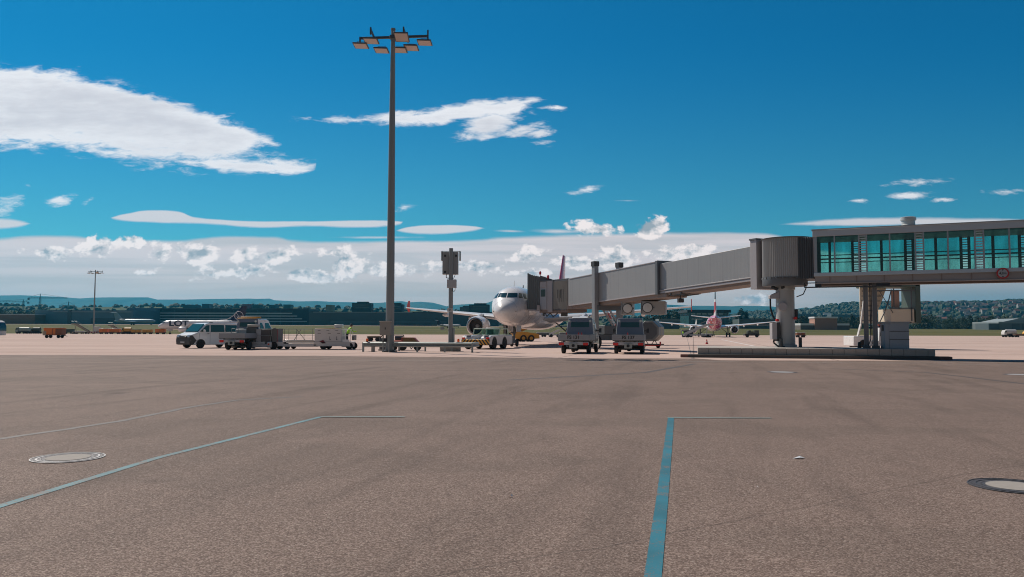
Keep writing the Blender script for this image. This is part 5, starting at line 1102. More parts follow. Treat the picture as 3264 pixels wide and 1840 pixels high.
# ------------------------------------------------------------------ ground equipment further out
tealg = mat('pale_green_paint', (.20, .27, .25), .5, var=.12); dgreen = mat('dark_green_paint', (.045, .07, .06), .6, var=.15)
tan_ = mat('tan_paint', (.30, .25, .19), .6, var=.15); brown = mat('brown_canvas', (.20, .08, .04), .7, var=.15)
GC = 'baggage carts parked in a row on the far apron'
def cart(label, px, Y, L=3.2, H=1.8, body=None, roof=None, loc=None, rz=0., group=GC, name='baggage_cart', cat='baggage cart'):
    X = (px-CX)/F*Y
    root = thing(name, label, cat, loc or (X, Y, 0), rz, group)
    b = MB(); b.box(-L/2, L/2, -.75, .75, .50, .62); b.bar((L/2, 0, .5), (L/2+.7, 0, .35), .08, .08); b.obj('chassis', dgrey, root)
    b = MB(); b.box(-L/2+.05, L/2-.05, -.72, .72, .62, H-.12); b.obj('body', body or orangep, root, .04)
    b = MB(); b.box(-L/2-.05, L/2+.05, -.80, .80, H-.12, H); b.obj('roof', roof or white, root, .04)
    b = MB(); b.box(-.03, .03, -.745, -.72, .62, H-.12); b.obj('centre_post', dgrey, root)
    for x in (-L*.32, L*.32):
        for y in (-.6, .6):
            w_ = MB(); w_.lathe([(.15, -.1), (.30, -.1), (.30, .1), (.15, .1)], (0, 0, 0), 'y', 12); w_.warp(lambda v: (v[0]+x, v[1]+y, v[2]+.30)); w_.obj('wheel', black, root)
    return root
def tanker(label, px, Y, L=5., H=2.3, body=None, group=GC, rz=0.):
    X = (px-CX)/F*Y; root = thing('tank_truck', label, 'tank truck', (X, Y, 0), rz, group)
    b = MB(); b.box(-L/2, L/2, -.8, .8, .55, .8); b.obj('chassis', dgrey, root)
    b = MB(); b.lathe([(.5, -L*.30), (.78, -L*.27), (.78, L*.42), (.5, L*.45)], (0, 0, 1.55), 'x', 16); b.obj('tank', body or tealg, root)
    b = MB(); b.prism([(-L/2, .7), (-L/2, 1.4), (-L/2+.35, H-.1), (-L*.30, H-.05), (-L*.30, .7)], 'y', -.85, .85); b.obj('cab', tealg if not body else body, root, .05)
    b = MB(); b.prism([(-L/2+.05, 1.45), (-L/2+.36, H-.2), (-L*.32, H-.2), (-L*.32, 1.45)], 'y', -.86, .86); b.obj('cab_window', glassd, root)
    for x in (-L*.36, .1*L, L*.34):
        for y in (-.7, .7):
            w_ = MB(); w_.lathe([(.2, -.12), (.42, -.12), (.42, .12), (.2, .12)], (0, 0, 0), 'y', 14); w_.warp(lambda v: (v[0]+x, v[1]+y, v[2]+.42)); w_.obj('wheel', black, root)
    return root
def stairs(label, px, Y, L=5.5, H=3.4, flip=1, body=None, base=None, group='mobile passenger stairs', Z=0.):
    X = (px-CX)/F*Y; root = thing('mobile_stairs', label, 'mobile stairs', (X, Y, Z), 0, group)
    m_ = body or tan_
    b = MB(); b.box(-L/2, L/2, -.9, .9, .45, .75); b.obj('chassis', base or m_, root, .03)
    for y in (-.75, .75):
        b = MB(); b.bar((flip*L*.5, y, .7), (-flip*L*.35, y, H), .08, .5); b.bar((-flip*L*.35, y, H), (-flip*L*.55, y, H), .08, .4); b.obj('side_panel', m_, root)
        b = MB(); b.tube([(flip*L*.5, y, 1.6), (-flip*L*.35, y, H+1.), (-flip*L*.55, y, H+1.)], .04, 5); b.obj('handrail', galv, root)
    b = MB()
    for i in range(12): k = (i+.5)/12; b.box(flip*L*(.5-.85*k)-.16, flip*L*(.5-.85*k)+.16, -.72, .72, .7+(H-.7)*k-.03, .7+(H-.7)*k)
    b.obj('steps', galv, root)
    b = MB(); b.box(-flip*L*.52-.15, -flip*L*.52+.75, -.75, .75, H-.1, H); b.bar((-flip*L*.3, 0, .7), (-flip*L*.42, 0, H), .15, .15); b.obj('landing', m_, root)
    for x in (-L*.35, L*.35):
        for y in (-.8, .8):
            w_ = MB(); w_.lathe([(.2, -.12), (.38, -.12), (.38, .12), (.2, .12)], (0, 0, 0), 'y', 14); w_.warp(lambda v: (v[0]+x, v[1]+y, v[2]+.38)); w_.obj('wheel', black, root)
    return root
tanker('pale green tank truck at the left end of the far cart row', 78, 288, 5.2, 2.4)
tanker('pale green short truck second in the far cart row', 118, 292, 3.6, 2.1, dgreen)
cart('dark green covered cart between the green trucks and the stairs', 222, 286, 3.6, 1.8, dgreen, dgreen)
cart('low pale flat cart left of the tan mobile stairs', 256, 292, 3.4, 1.1, fwhite, fwhite)
stairs('tan mobile stairs left of the distant floodlight mast', 262, 284, 6.0, 3.6, 1)
stairs('tan mobile stairs right of the distant floodlight mast', 372, 300, 5.0, 3.2, 1)
X = (312-CX)/F*284; root = thing('power_unit', 'tall white box unit on a striped base beside the distant mast', 'power unit', (X, 284, 0), 0)
b = MB(); b.box(-1., .9, -.7, .7, .9, 2.7); b.obj('housing', mat('unit_pale', (.50, .52, .50), .5), root, .05); b = MB(); b.box(-2.3, 1.4, -.8, .8, .25, .9); b.obj('base', mat('dull_red', (.16, .02, .03)), root, .03)
for i in range(4): b = MB(); b.box(-2.1+i*.9, -1.75+i*.9, -.815, -.8, .3, .85); b.obj('stripe', fwhite, root)
cart('white roofed orange cart right beside the white box unit', 334, 282, 2.9, 2.0, orangep, white)
cart('white roofed orange cart in the middle of the far cart row', 369, 282, 3.8, 2.0, orangep, white)
t5 = tanker('ochre yellow truck with a raised cab in the far cart row', 408, 282, 3.4, 2.3, ochre)
cart('yellow and green cart left of the last but one cart', 437, 281, 3.2, 1.7, ochre, dgreen)
cart('ochre cart last but one in the far cart row', 473, 281, 3.4, 1.7, ochre, ochre)
cart('orange cart at the right end of the row under the airliner nose', 514, 280, 3.4, 1.9, orangep, mat('dark_orange', (.45, .13, .03)))
# nearer orange trailer
q = gr(177, 1078)
root = cart('orange and brown canvas trailer on three pairs of wheels, nearest on the left', 177, q.y, 3.3, 1.85, orangep, mat('dark_orange', (.45, .13, .03)), group=None, name='canvas_trailer', cat='trailer')
b = MB(); b.box(.55, 1.66, -.76, .76, .66, 1.72); b.obj('rear_canvas', brown, root, .04); b = MB(); b.box(-1.72, -1.1, -.8, .8, .55, 1.25); b.obj('front_crate', tan_, root, .02)
b = MB(); b.ball((1.35, 0, 1.86), .16, 8); b.obj('lamp', fwhite, root)
# apron bus cut off by the left edge
root = thing('apron_bus', 'white apron bus with dark windows cut off by the left picture edge', 'bus', ((10-CX)/F*160, 160, 0), 0)
b = MB(); b.prism([(-12, .35), (-12, 3.3), (-.9, 3.35), (-.35, 3.1), (-.05, 2.2), (0, 1.2), (-.05, .35)], 'y', -1.4, 1.4); b.obj('body', fwhite, root, .12)
b = MB(); b.prism([(-11.8, 1.3), (-11.8, 2.75), (-.85, 2.75), (-.4, 1.3)], 'y', -1.42, 1.42); b.obj('side_window', glassd, root)
b = MB(); b.prism([(-.12, 1.2), (-.38, 2.95), (-.30, 2.95), (.02, 2.2), (.05, 1.2)], 'y', -1.25, 1.25); b.obj('windscreen', glassd, root)
for x in (-2.5, -9): o = wheel(root, 0, 0, .5, .3); o.rotation_euler.z = R(90); o.location = (x, -1.2, 0)
# equipment behind the guard rail
root = thing('ramp_trailer', 'small red sided trailer with an ochre ramp top behind the guard rail', 'trailer', ((1311-CX)/F*60.6, 60.6, 0), 0)
b = MB(); b.prism([(-.68, .42), (-.68, 1.0), (.28, 1.0), (.75, .52), (.75, .42)], 'y', -.5, .5); b.obj('body', mat('dull_red_paint', (.30, .06, .04), .6, var=.15), root, .02)
b = MB(); b.prism([(-.55, 1.0), (.22, 1.0), (.6, .64), (-.5, .64)], 'y', -.52, -.5); b.obj('ochre_panel', mat('dark_ochre', (.20, .12, .05), .6), root)
for x in (-.62, .62): w_ = MB(); w_.lathe([(.1, -.08), (.3, -.08), (.3, .08), (.1, .08)], (0, 0, 0), 'y', 14); w_.warp(lambda v: (v[0]+x*.9, v[1]-.45, v[2]+.30)); w_.obj('wheel', black, root)
b = MB(); b.tube([(-.1, -.5, .42), (.1, -.5, .12), (.3, -.5, .42)], .03, 5); b.obj('drawbar', steeld, root)
root = thing('hose_cart', 'small red and black hose cart beside the mast foot', 'hose cart', ((1273-CX)/F*61, 61, 0), 0)
b = MB(); b.box(-.42, .42, -.35, .35, .3, .78); b.obj('red_body', mat('orange_red', (.55, .07, .03), .5), root, .04); b = MB(); b.cyl((-.3, 0, .95), (.3, 0, .95), .16, n=12); b.tube([(-.42, 0, .8), (-.42, 0, 1.18), (.35, 0, 1.18), (.42, 0, .8)], .035, 6); b.obj('reel', steeld, root)
for x in (-.28, .28): w_ = MB(); w_.lathe([(.05, -.06), (.2, -.06), (.2, .06), (.05, .06)], (0, 0, 0), 'y', 12); w_.warp(lambda v: (v[0]+x, v[1]-.38, v[2]+.2)); w_.obj('wheel', black, root)
cart('low dark flat dolly standing out beyond the left part of the guard rail', 1194, 110, 1.7, .78, dgrey, tan_, group=None, name='flat_dolly', cat='dolly')
root = thing('fuse_cabinet', 'small grey box standing left of the mast foot behind the rail', 'cabinet', ((1221-CX)/F*60, 60, 0), 0)
b = MB(); b.box(-.22, .22, -.2, .2, .12, .95); b.obj('box', bridged, root, .02); b = MB(); b.box(-.28, .28, -.25, .25, 0, .12); b.obj('foot', concb, root)
# yellow boom truck behind the nose gear
root = thing('boom_truck', 'yellow service truck with a folded boom behind the nose wheel', 'truck', ((1672-CX)/F*113, 113, 0), R(12))
b = MB(); b.prism([(-1.8, .55), (-1.8, 1.3), (-.7, 1.45), (.2, 1.35), (1.9, 1.1), (2.0, .45), (1.2, .4), (-1.2, .4)], 'y', -1.1, 1.1); b.obj('body', ochre, root, .05)
b = MB(); b.bar((-1.6, 0, 1.65), (2.4, 0, 2.25), .5, .35); b.bar((-1.4, 0, 1.2), (.6, 0, 1.95), .3, .25); b.bar((1.2, 0, 2.3), (4.6, 0, 2.2), .12, .12); b.obj('boom', ochre, root, .03)
b = MB(); b.box(-1.95, -1.1, -1.05, 1.05, 1.2, 1.95); b.obj('cab', ochre, root, .05)
b = MB(); b.box(-1.85, -1.2, -1.07, -1.05, 1.45, 1.85); b.obj('cab_window', glassd, root)
for x in (-.4, .75):
    for y in (-1., 1.):
        w_ = MB(); w_.lathe([(.2, -.15), (.48, -.15), (.48, .15), (.2, .15)], (0, 0, 0), 'y', 16); w_.warp(lambda v: (v[0]+x, v[1]+y, v[2]+.48)); wo = w_.obj('wheel', black, root)
        w_ = MB(); w_.lathe([(.02, -.17), (.25, -.17), (.25, .17), (.02, .17)], (0, 0, 0), 'y', 14); w_.warp(lambda v: (v[0]+x, v[1]+y, v[2]+.48)); w_.obj('rim', ochre, wo)
# dolly train seen under the belly
for i, px in enumerate((1722, 1745, 1795)):
    cart(('grey flat dolly right of the yellow boom truck', 'middle grey flat dolly under the airliner belly', 'grey flat dolly nearest the FS 131 truck')[i], px, 200, 1.9, 1.15, bridged, lgrey, group='flat dollies under the belly', name='flat_dolly', cat='dolly')
stairs('small white mobile stairs beyond the dollies under the belly', 1768, 190, 2.4, 1.7, -1, fwhite)
# hose drum trailer at the right of the FS 137 truck
root = thing('drum_trailer', 'octagonal steel drum trailer with red lamps right of the FS 137 truck', 'trailer', ((2078-CX)/F*71.5, 71.5, 0), R(-28))
b = MB(); oct_ = [(1.0*math.cos(R(22.5+45*i)), 1.55+.98*math.sin(R(22.5+45*i))) for i in range(8)]; b.prism(oct_, 'y', -.9, .7); b.obj('drum', mat('drum_grey', (.24, .25, .25), .4, .4, var=.2, vs=1.5), root, .03)
b = MB(); b.prism([(x*1.02, 1.55+(z-1.55)*1.02) for x, z in oct_], 'y', -.25, .15); b.obj('pale_band', mat('beige_band', (.36, .33, .26), .5), root)
b = MB(); b.prism([(x*.8, 1.55+(z-1.55)*.8) for x, z in oct_], 'y', -.94, -.9); b.obj('end_plate', bridged, root)
b = MB(); b.bar((-.9, -.6, .34), (.95, -.6, .34), .08, .1); b.bar((-.9, .5, .34), (.95, .5, .34), .08, .1); b.bar((.6, -.6, .34), (.6, .5, .34), .08, .1); b.bar((-.6, -.6, .34), (-.6, .5, .34), .08, .1)
for x in (-.7, .7): b.tube([(x, -.6, .34), (x*.6, -.6, .72)], .035, 5); b.tube([(x*.2, -.6, .34), (x*.6, -.6, .72)], .035, 5)
b.obj('trailer_frame', steeld, root)
b = MB(); b.box(.9, 1.02, -.66, -.56, .28, .60); b.bar((-.9, -.66, .25), (1.0, -.66, .25), .04, .1); b.obj('red_lamp', redp, root)
for x in (-.6, .75): w_ = MB(); w_.lathe([(.05, -.06), (.17, -.06), (.17, .06), (.05, .06)], (0, 0, 0), 'y', 12); w_.warp(lambda v: (v[0]+x, v[1]-.6, v[2]+.17)); w_.obj('wheel', black, root)
# around the second airliner
stairs('grey mobile stairs at the rear door of the swirl-tailed airliner', 2222, 196, 7.0, 3.2, -1, lgrey, group='mobile passenger stairs')
cart('dark equipment cart left of the swirl-tailed airliner', 2190, 205, 3.0, 1.9, dgrey, lgrey, group='equipment around the second airliner', name='equipment_cart', cat='cart')
cart('low dark cart under the swirl-tailed airliner tail', 2252, 200, 2.4, .95, dgrey, lgrey, group='equipment around the second airliner', name='equipment_cart', cat='cart')
root = thing('baggage_tractor', 'dark grey tractor with a loaded platform right of the swirl-tailed airliner', 'tractor', ((2394-CX)/F*205, 205, 0), 0)
b = MB(); b.box(-1.9, 1.9, -.8, .8, .45, .95); b.obj('chassis', dgrey, root, .05); b = MB(); b.box(-1.2, .4, -.7, .7, .95, 1.55); b.box(.6, 1.8, -.7, .7, .95, 1.85); b.box(-.9, -.2, -.6, .6, 1.55, 1.8); b.obj('load', mat('dark_load', (.07, .085, .07), .6, var=.3, vs=3), root, .04)
for x in (-1.3, 1.2): w_ = MB(); w_.lathe([(.2, -.12), (.45, -.12), (.45, .12), (.2, .12)], (0, 0, 0), 'y', 14); w_.warp(lambda v: (v[0]+x, v[1]-.75, v[2]+.45)); w_.obj('wheel', black, root)
cart('small cart with brown bags seen right of the rotunda column', 2550, 205, 2.2, 1.3, brown, lgrey, group=None, name='luggage_cart', cat='cart')
q = gr(2253, 1097); c = thing('traffic_cone', 'lone dark orange traffic cone on the open apron before the plinth', 'traffic cone', (q.x, q.y, 0))
b = MB(); b.box(-.2, .2, -.2, .2, 0, .04); b.lathe([(.15, .04), (.11, .22)], n=12); b.lathe([(.085, .36), (.03, .6)], n=12); b.obj('cone_body', redpaint, c); b = MB(); b.lathe([(.11, .22), (.085, .36)], n=12); b.obj('white_band', fwhite, c)
person('person in a hi-vis vest standing on the apron near the second airliner', ((2177-CX)/F*196, 196), R(100), .05, 'down', 0)
tanker('white tank truck on the far apron near the right picture edge', 3216, 240, 4.2, 2.2, fwhite, group=None)
root = cart('flat cart with a yellow dome load at the right picture edge', 3256, 238, 5.0, 1.0, brown, tan_, group=None, name='flat_cart', cat='cart')
b = MB(); b.ball((1.2, 0, 1.1), 1.0, 14, sz=.9); b.obj('yellow_dome', yellowp, root)
# mobile stairs with canopy behind the walkway supports
Yc = 71.; X0 = lambda px: (px-CX)/F*Yc
root = thing('canopied_stairs', 'white mobile stairs with a green canopy cabin behind the walkway supports', 'mobile stairs', (X0(2780), Yc, 0), 0)
cream = mat('cream_panel', (.60, .52, .40), .6, var=.08); cang = mat('canopy_green', (.07, .105, .09), .5, .1, var=.15)
b = MB(); b.box(-2.2, -.6, -1.1, 1.1, .25, 1.15); b.box(-.6, 2.6, -1.1, 1.1, .3, .75); b.obj('chassis', white, root, .06)
b = MB(); b.prism([(.0, .5), (.1, 1.9), (.45, 2.05), (1.3, 2.05), (1.3, .5)], 'y', -1.15, -.2); cb2 = b.obj('driver_cab', white, root, .05)
b = MB(); b.prism([(.12, 1.15), (.2, 1.85), (.5, 1.95), (.5, 1.15)], 'y', -1.17, -1.14); b.obj('cab_window', glassd, cb2)
b = MB(); b.box(.6, 1.25, -1.17, -1.14, .9, 1.9); b.obj('cab_window', glassd, cb2)
b = MB(); b.box(.0, 1.3, -1.16, -.2, 2.05, 2.2); b.obj('red_lamp_bar', mat('dull_red_paint', (.3, .06, .04)), root)
for x in (-1.3, 1.8):
    for y in (-1.0, 1.0): w_ = MB(); w_.lathe([(.2, -.14), (.42, -.14), (.42, .14), (.2, .14)], (0, 0, 0), 'y', 14); w_.warp(lambda v: (v[0]+x, v[1]+y, v[2]+.42)); w_.obj('wheel', black, root)
b = MB(); b.box(-.9, 3.75, -1.3, 1.3, 5.50, 5.98); b.obj('canopy_roof', cang, root, .12)
b = MB(); b.box(3.3, 3.75, -1.3, 1.3, 2.3, 5.76); b.obj('canopy_side', cang, root, .04)
b = MB(); b.box(-.2, 3.3, -1.28, -1.2, 5.15, 5.25); b.bar((2.95, -1.22, 2.5), (2.95, -1.22, 5.75), .08, .08); b.bar((1.4, -1.22, 3.7), (1.4, -1.22, 5.4), .07, .07); b.bar((1.0, -1.22, 3.6), (3.2, -1.22, 3.65), .08, .1); b.bar((.1, -1.22, 5.2), (1.3, -1.22, 3.2), .05, .05); b.obj('canopy_frame', steeld, root)
b = MB(); b.box(1.1, 3.2, -1.2, 1.2, 2.35, 3.55); b.obj('landing_box', cream, root, .02)
b = MB(); b.box(1.5, 2.2, -.6, -.5, 3.7, 5.3); b.obj('inner_door_panel', mat('salmon_panel', (.42, .26, .20), .6), root)
b = MB(); b.prism([(-.9, 5.6), (1.55, 5.6), (1.05, 4.2), (.5, 3.0), (.25, 2.3), (-.9, 2.3)], 'y', .4, .5); b.obj('stair_side', cream, root)
b = MB()
for k in range(7): z = 2.5+k*.45; b.box(-1.0+k*.05, .35+k*.13, .33, .4, z, z+.05)
b.obj('stair_ribs', steeld, root)
b = MB(); b.bar((-1.75, -.9, 1.1), (-1.45, -.9, 2.2), .10, .30); b.bar((-1.45, -.9, 2.2), (-1.15, -.9, 4.3), .10, .14); b.obj('inclined_leg', fwhite, root)
b = MB(); b.tube([(1.2, -1.22, 5.3), (.9, -1.22, 4.2), (.5, -1.22, 3.2), (.1, -1.22, 2.4)], .05, 6); b.tube([(-.2, -1.22, 2.3), (2.9, -1.22, 2.35)], .06, 6); b.obj('handrail', steeld, root)

# ------------------------------------------------------------------ litter and covers on the asphalt
def scrap(label, px, py, s):
    q = gr(px, py); b = MB(); b._add([(-s, -.3*s, .001), (0, -.55*s, .018), (s, .1*s, .002), (.35*s, .5*s, .022), (-.4*s, .35*s, .006)], [(0, 1, 4), (1, 3, 4), (1, 2, 3)])
    o = b.obj('paper_scrap', white, smooth=False); o.location = (q.x, q.y, .006); tag(o, label, 'litter', 'paper scraps on the asphalt')
scrap('largest white paper scrap, on the asphalt right of the thick teal line', 2546, 1463, .085)
scrap('tiny white scrap on the asphalt left of the thick teal line', 1628, 1586, .022)
scrap('tiny white scrap on the asphalt just right of the thick teal line', 2414, 1558, .015)
dk1 = mat('cast_iron_dark', (.085, .08, .082), .6, .3, var=.3, vs=20); pale = mat('cover_concrete', (.30, .27, .24), .9, var=.2, vs=12)
stud = mat('worn_stud', (.13, .12, .125), .5, .2, var=.2, vs=20); palr = mat('worn_bright_iron', (.42, .40, .39), .5, .2, var=.2, vs=20)
def manhole(label, px, py, r, bright):
    q = gr(px, py); root = thing('manhole_cover', label, 'manhole cover', (q.x, q.y, .004), R(10)); n = 48
    b = MB(); b.lathe([(r*.55, .001), (r*.55, .004), (r, .004), (r, .001)], n=n, cap=False); b.obj('iron_ring', dk1, root)
    for a, c in (((.965, 1.0), palr if bright else dk1), ((.80, .85), palr if bright else dk1)):
        b = MB(); b.lathe([(r*a[0], .004), (r*a[0], .009), (r*a[1], .009), (r*a[1], .004)], n=n, cap=False); b.obj('rim', c, root)
    b = MB(); b.lathe([(r*.60, .003), (r*.60, .008), (.001, .009)], n=n, cap=False); b.obj('centre_plate', pale, root)
    b = MB(); 
    for k in range(28):
        a = 2*math.pi*k/28; x, y = r*.70*math.cos(a), r*.70*math.sin(a); b.ball((x, y, .005), r*.032, 6, sz=.3)
    for k in range(36):
        a = 2*math.pi*k/36; x, y = r*.91*math.cos(a), r*.91*math.sin(a); b.ball((x, y, .005), r*.026, 6, sz=.3)
    b.obj('stud_pattern', stud, root)
manhole('round manhole cover with bright rim left of the faded teal line', 217, 1461, .40, True)
manhole('round manhole cover with dark ring at the right picture edge', 3232, 1552, .405, False)
for lab, px, py in (('distant pale round cover in the asphalt before the plinth', 2493, 1187), ('distant round cover in the asphalt at the right edge', 3252, 1195)):
    q = gr(px, py); root = thing('drain_cover', lab, 'drain cover', (q.x, q.y, .004)); b = MB(); b.lathe([(.55, 0), (.55, .006), (.42, .006)], n=24, cap=False); b.obj('ring', dk1, root); b = MB(); b.lathe([(.42, .006), (.001, .007)], n=24, cap=False); b.obj('plate', palr, root)

# ------------------------------------------------------------------ buildings beyond the field
def bld(label, px0, px1, ytop, Y, depth, wall, roof=None, bands=(), name='building', cat='building', rh=1.2, group=None, bandm=None, over=.0):
    X0_, X1_ = (px0-CX)/F*Y, (px1-CX)/F*Y; zt = at((px0+px1)/2, ytop, Y).z; zb = gz((X0_+X1_)/2, Y)-.5
    if Y > 1150: zb = min(zb, midH((X0_+X1_)/2, Y)) if X0_ < 1500 else zb
    root = thing(name, label, cat, ((X0_+X1_)/2, Y, zb), 0, group); hw = (X1_-X0_)/2; h = zt-zb
    b = MB(); b.box(-hw, hw, 0, depth, 0, h-rh); b.obj('wall', wall, root)
    b = MB(); b.box(-hw-over, hw+over, -over, depth, h-rh, h); b.obj('roof', roof or wall, root)
    for z0, z1 in bands:
        b = MB(); b.box(-hw+1.5, hw-1.5, -.15, 0, h*z0, h*z1); b.obj('window_band', bandm or glassd, root)
    return root, hw, h
bluew = mat('blue_grey_cladding', (.085, .155, .20), .6, var=.08, vs=.02); bluer = mat('pale_roof_edge', (.38, .43, .42), .6, var=.1)
darkw = mat('dark_facade', (.045, .068, .078), .5, var=.25, vs=.05); greyw = mat('grey_facade', (.10, .13, .14), .6, var=.12, vs=.05)
brn = mat('brown_cladding', (.13, .075, .03), .6, var=.15, vs=.03)
bld('low brown building at the far left behind the field', -80, 112, 1001, 860, 40, brn, mat('pale_broken_roof', (.42, .44, .42), .6, var=.4, vs=.03), rh=1.0)
r_, hw, h = bld('large blue-grey hangar at left behind the field', 112, 425, 989, 880, 60, bluew, bluew)
b = MB(); b.box(-hw+20, hw-2, -.6, 0, h-2.2, h-1.6); b.obj('light_strip', bluer, r_)
b = MB(); b.box(-hw+37, -hw+41, -.8, 0, 0, h); b.obj('dark_pier', darkw, r_)
b = MB(); b.box(hw-47, hw-20, -.5, 0, 2, 7.5); b.obj('hangar_door', darkw, r_)
b = MB(); b.box(-hw, hw, -.4, 0, 0, 1.6); b.obj('plinth', greyw, r_)
bld('darker blue hangar between the blue-grey hangar and the parking deck', 410, 500, 982, 940, 40, bluew, bluew)
# multi-storey car park with pale parapets
r_, hw, h = bld('long parking deck with pale horizontal parapets behind the white van', 498, 985, 983, 950, 50, mat('deck_dark', (.02, .03, .036), .7, var=.2, vs=.05), darkw, name='parking_deck', cat='parking deck')
par = mat('parapet_pale', (.52, .60, .60), .7, var=.12, vs=.04)
for k in range(4): b = MB(); b.box(-hw, hw-2-6*k, -1.0, -.2, 4.4+k*3.3, 5.7+k*3.3); b.obj('parapet', par, r_)
for k in range(12): b = MB(); x = -hw+8+k*(2*hw-14)/12; b.box(x, x+.6, -.6, 0, 0, h-2); b.obj('column', darkw, r_)
r_, hw, h = bld('long dark terminal building behind the floodlight mast', 985, 1590, 994, 900, 50, darkw, mat('dark_roof', (.03, .042, .048), .7), rh=1.0)
b = MB(); b.box(-hw+5, 10, -.6, 0, h-1.0, h-.55); b.obj('light_strip', bluer, r_)
b = MB(); b.box(-hw+25, hw-60, -.4, 0, 3.4, 6.2); b.obj('lower_facade', greyw, r_)
for k in range(9): b = MB(); x = -hw+20+k*20; b.box(x, x+8, -.5, -.3, .8, 2.4); b.obj('gate_window', glassd, r_)
roofm = mat('rooftop_dark', (.020, .034, .036), .7, var=.2, vs=.05)
for lab, a, c, y, Ym, mm in (('dark stepped hotel block left of the floodlight mast', 1122, 1182, 966, 1050, roofm), ('dark block right of the floodlight mast', 1240, 1283, 970, 1050, roofm), ('dark stepped block left of the airliner nose', 1495, 1560, 971, 1050, roofm), ('low pale flat block between the pole and the airliner nose', 1466, 1500, 979, 1080, greyw),
    ('blue box shaped block on the skyline above the van', 643, 666, 969, 1500, mat('dark_blue_wall', (.012, .05, .09), .6)), ('red signboard-like block on the skyline', 772, 800, 970, 1500, mat('skyline_red', (.22, .02, .03), .6)), ('dark block right of the red block on the skyline', 805, 829, 971, 1500, roofm),
    ('green block on the skyline left of the mast', 903, 926, 971, 1500, mat('skyline_green', (.02, .07, .04), .6)), ('ochre block on the skyline left of the mast', 1039, 1060, 972, 1450, mat('skyline_ochre', (.22, .14, .03), .6)), ('long dark block on the skyline above the parking deck', 583, 627, 972, 1500, roofm), ('small dark block on the skyline right of the van', 857, 880, 972, 1500, roofm)):
    r_, hw, h = bld(lab, a, c, y, Ym, 20, mm, mm, name='building', group='small blocks on the skyline')
    if Ym < 1200:
        b = MB(); b.box(-hw*.5, hw*.7, 2, 10, h, h+1.8); b.obj('roof_plant', mm, r_)
        for k in range(2): b = MB(); b.box(-hw+2, hw-2, -.1, 0, h-3.5-k*3.2, h-2.2-k*3.2); b.obj('window_band', glassd, r_)
# right hand side buildings
glt = mat('terminal_glass_teal', (.04, .12, .13), .25, .2, var=.3, vs=.08)
r_, hw, h = bld('glass fronted hall with a dark overhanging roof behind the second airliner', 2196, 2322, 988, 760, 40, glt, mat('dark_roof', (.03, .042, .048)), rh=2.6, over=2., name='terminal_hall', cat='terminal')
for k in range(11): b = MB(); x = -hw+1+k*(2*hw-2)/10; b.box(x-.25, x+.25, -.4, 0, 0, h-2.6); b.obj('facade_column', greyw, r_)
for k in range(6): b = MB(); x = -hw+2+k*(hw*2-6)/6; b.box(x, x+4.2, -.5, -.1, h-4.6, h-3.2); b.obj('clerestory_window', mat('pale_window', (.35, .42, .44), .3), r_)
b = MB(); b.box(-hw*.35, -hw*.05, -.45, 0, 0, 7.5); b.obj('door', darkw, r_)
bld('pale arched shed left of the glass fronted hall', 2100, 2165, 1017, 640, 15, greyw, mat('shed_roof', (.20, .22, .22), .6), rh=1.6)
r_, hw, h = bld('long low grey hangar with a white corner post right of the second airliner', 2355, 2470, 1018, 700, 20, mat('green_grey_wall', (.09, .12, .11), .6, var=.1, vs=.05), greyw, rh=.8, bands=((.35, .5),))
b = MB(); b.box(-hw-.6, -hw+.3, -.3, .3, 0, h+.3); b.obj('corner_post', fwhite, r_)
r_, hw, h = bld('low white building with a brown centre block on the far field edge', 2551, 2707, 1031, 620, 14, mat('brown_low_wall', (.16, .13, .11), .7), white, rh=1.6, name='low_building')
b = MB(); b.box(-8.5, 9., -1.5, 10, 0, h+4.0); b.obj('centre_block', mat('terracotta', (.38, .20, .14), .6, var=.1), r_); b = MB(); b.box(-9., 9.5, -2, 10.5, h+4.0, h+5.2); b.obj('centre_roof', white, r_)
r_, hw, h = bld('pale industrial hangar with a shallow roof at the right picture edge', 3182, 3400, 1026, 700, 40, mat('hangar_pale', (.16, .19, .19), .6, var=.08), mat('hangar_roof', (.26, .30, .30), .6), rh=1.4)
b = MB(); b.prism([(-hw+6, h), (-hw+20, h+3.0), (hw-20, h+3.0), (hw-6, h)], 'y', 3, 38); b.obj('raised_roof', MATS['hangar_roof'], r_)
for k in range(6): b = MB(); x = -hw+12+k*9.; b.box(x, x+6.5, -.3, 0, 0, h-1.8); b.obj('hangar_door', greyw, r_)
bld('small grey block left of the pale industrial hangar', 3150, 3184, 1031, 700, 20, greyw, greyw)
bld('pale salmon house block among the hillside trees', 2953, 2979, 1012, 1200, 14, mat('salmon_wall', (.42, .33, .30), .7), mat('salmon_roof', (.30, .24, .22)), bands=((.2, .35), (.5, .65)))
bld('long pale office block in front of the wooded hill', 2650, 2740, 1003, 1500, 20, greyw, mat('office_roof', (.16, .19, .19), .6), bands=((.3, .5), (.65, .82)))
bld('long low office block left of the canopied stairs', 2540, 2600, 1001, 1500, 20, greyw, MATS['office_roof'], bands=((.3, .5),))
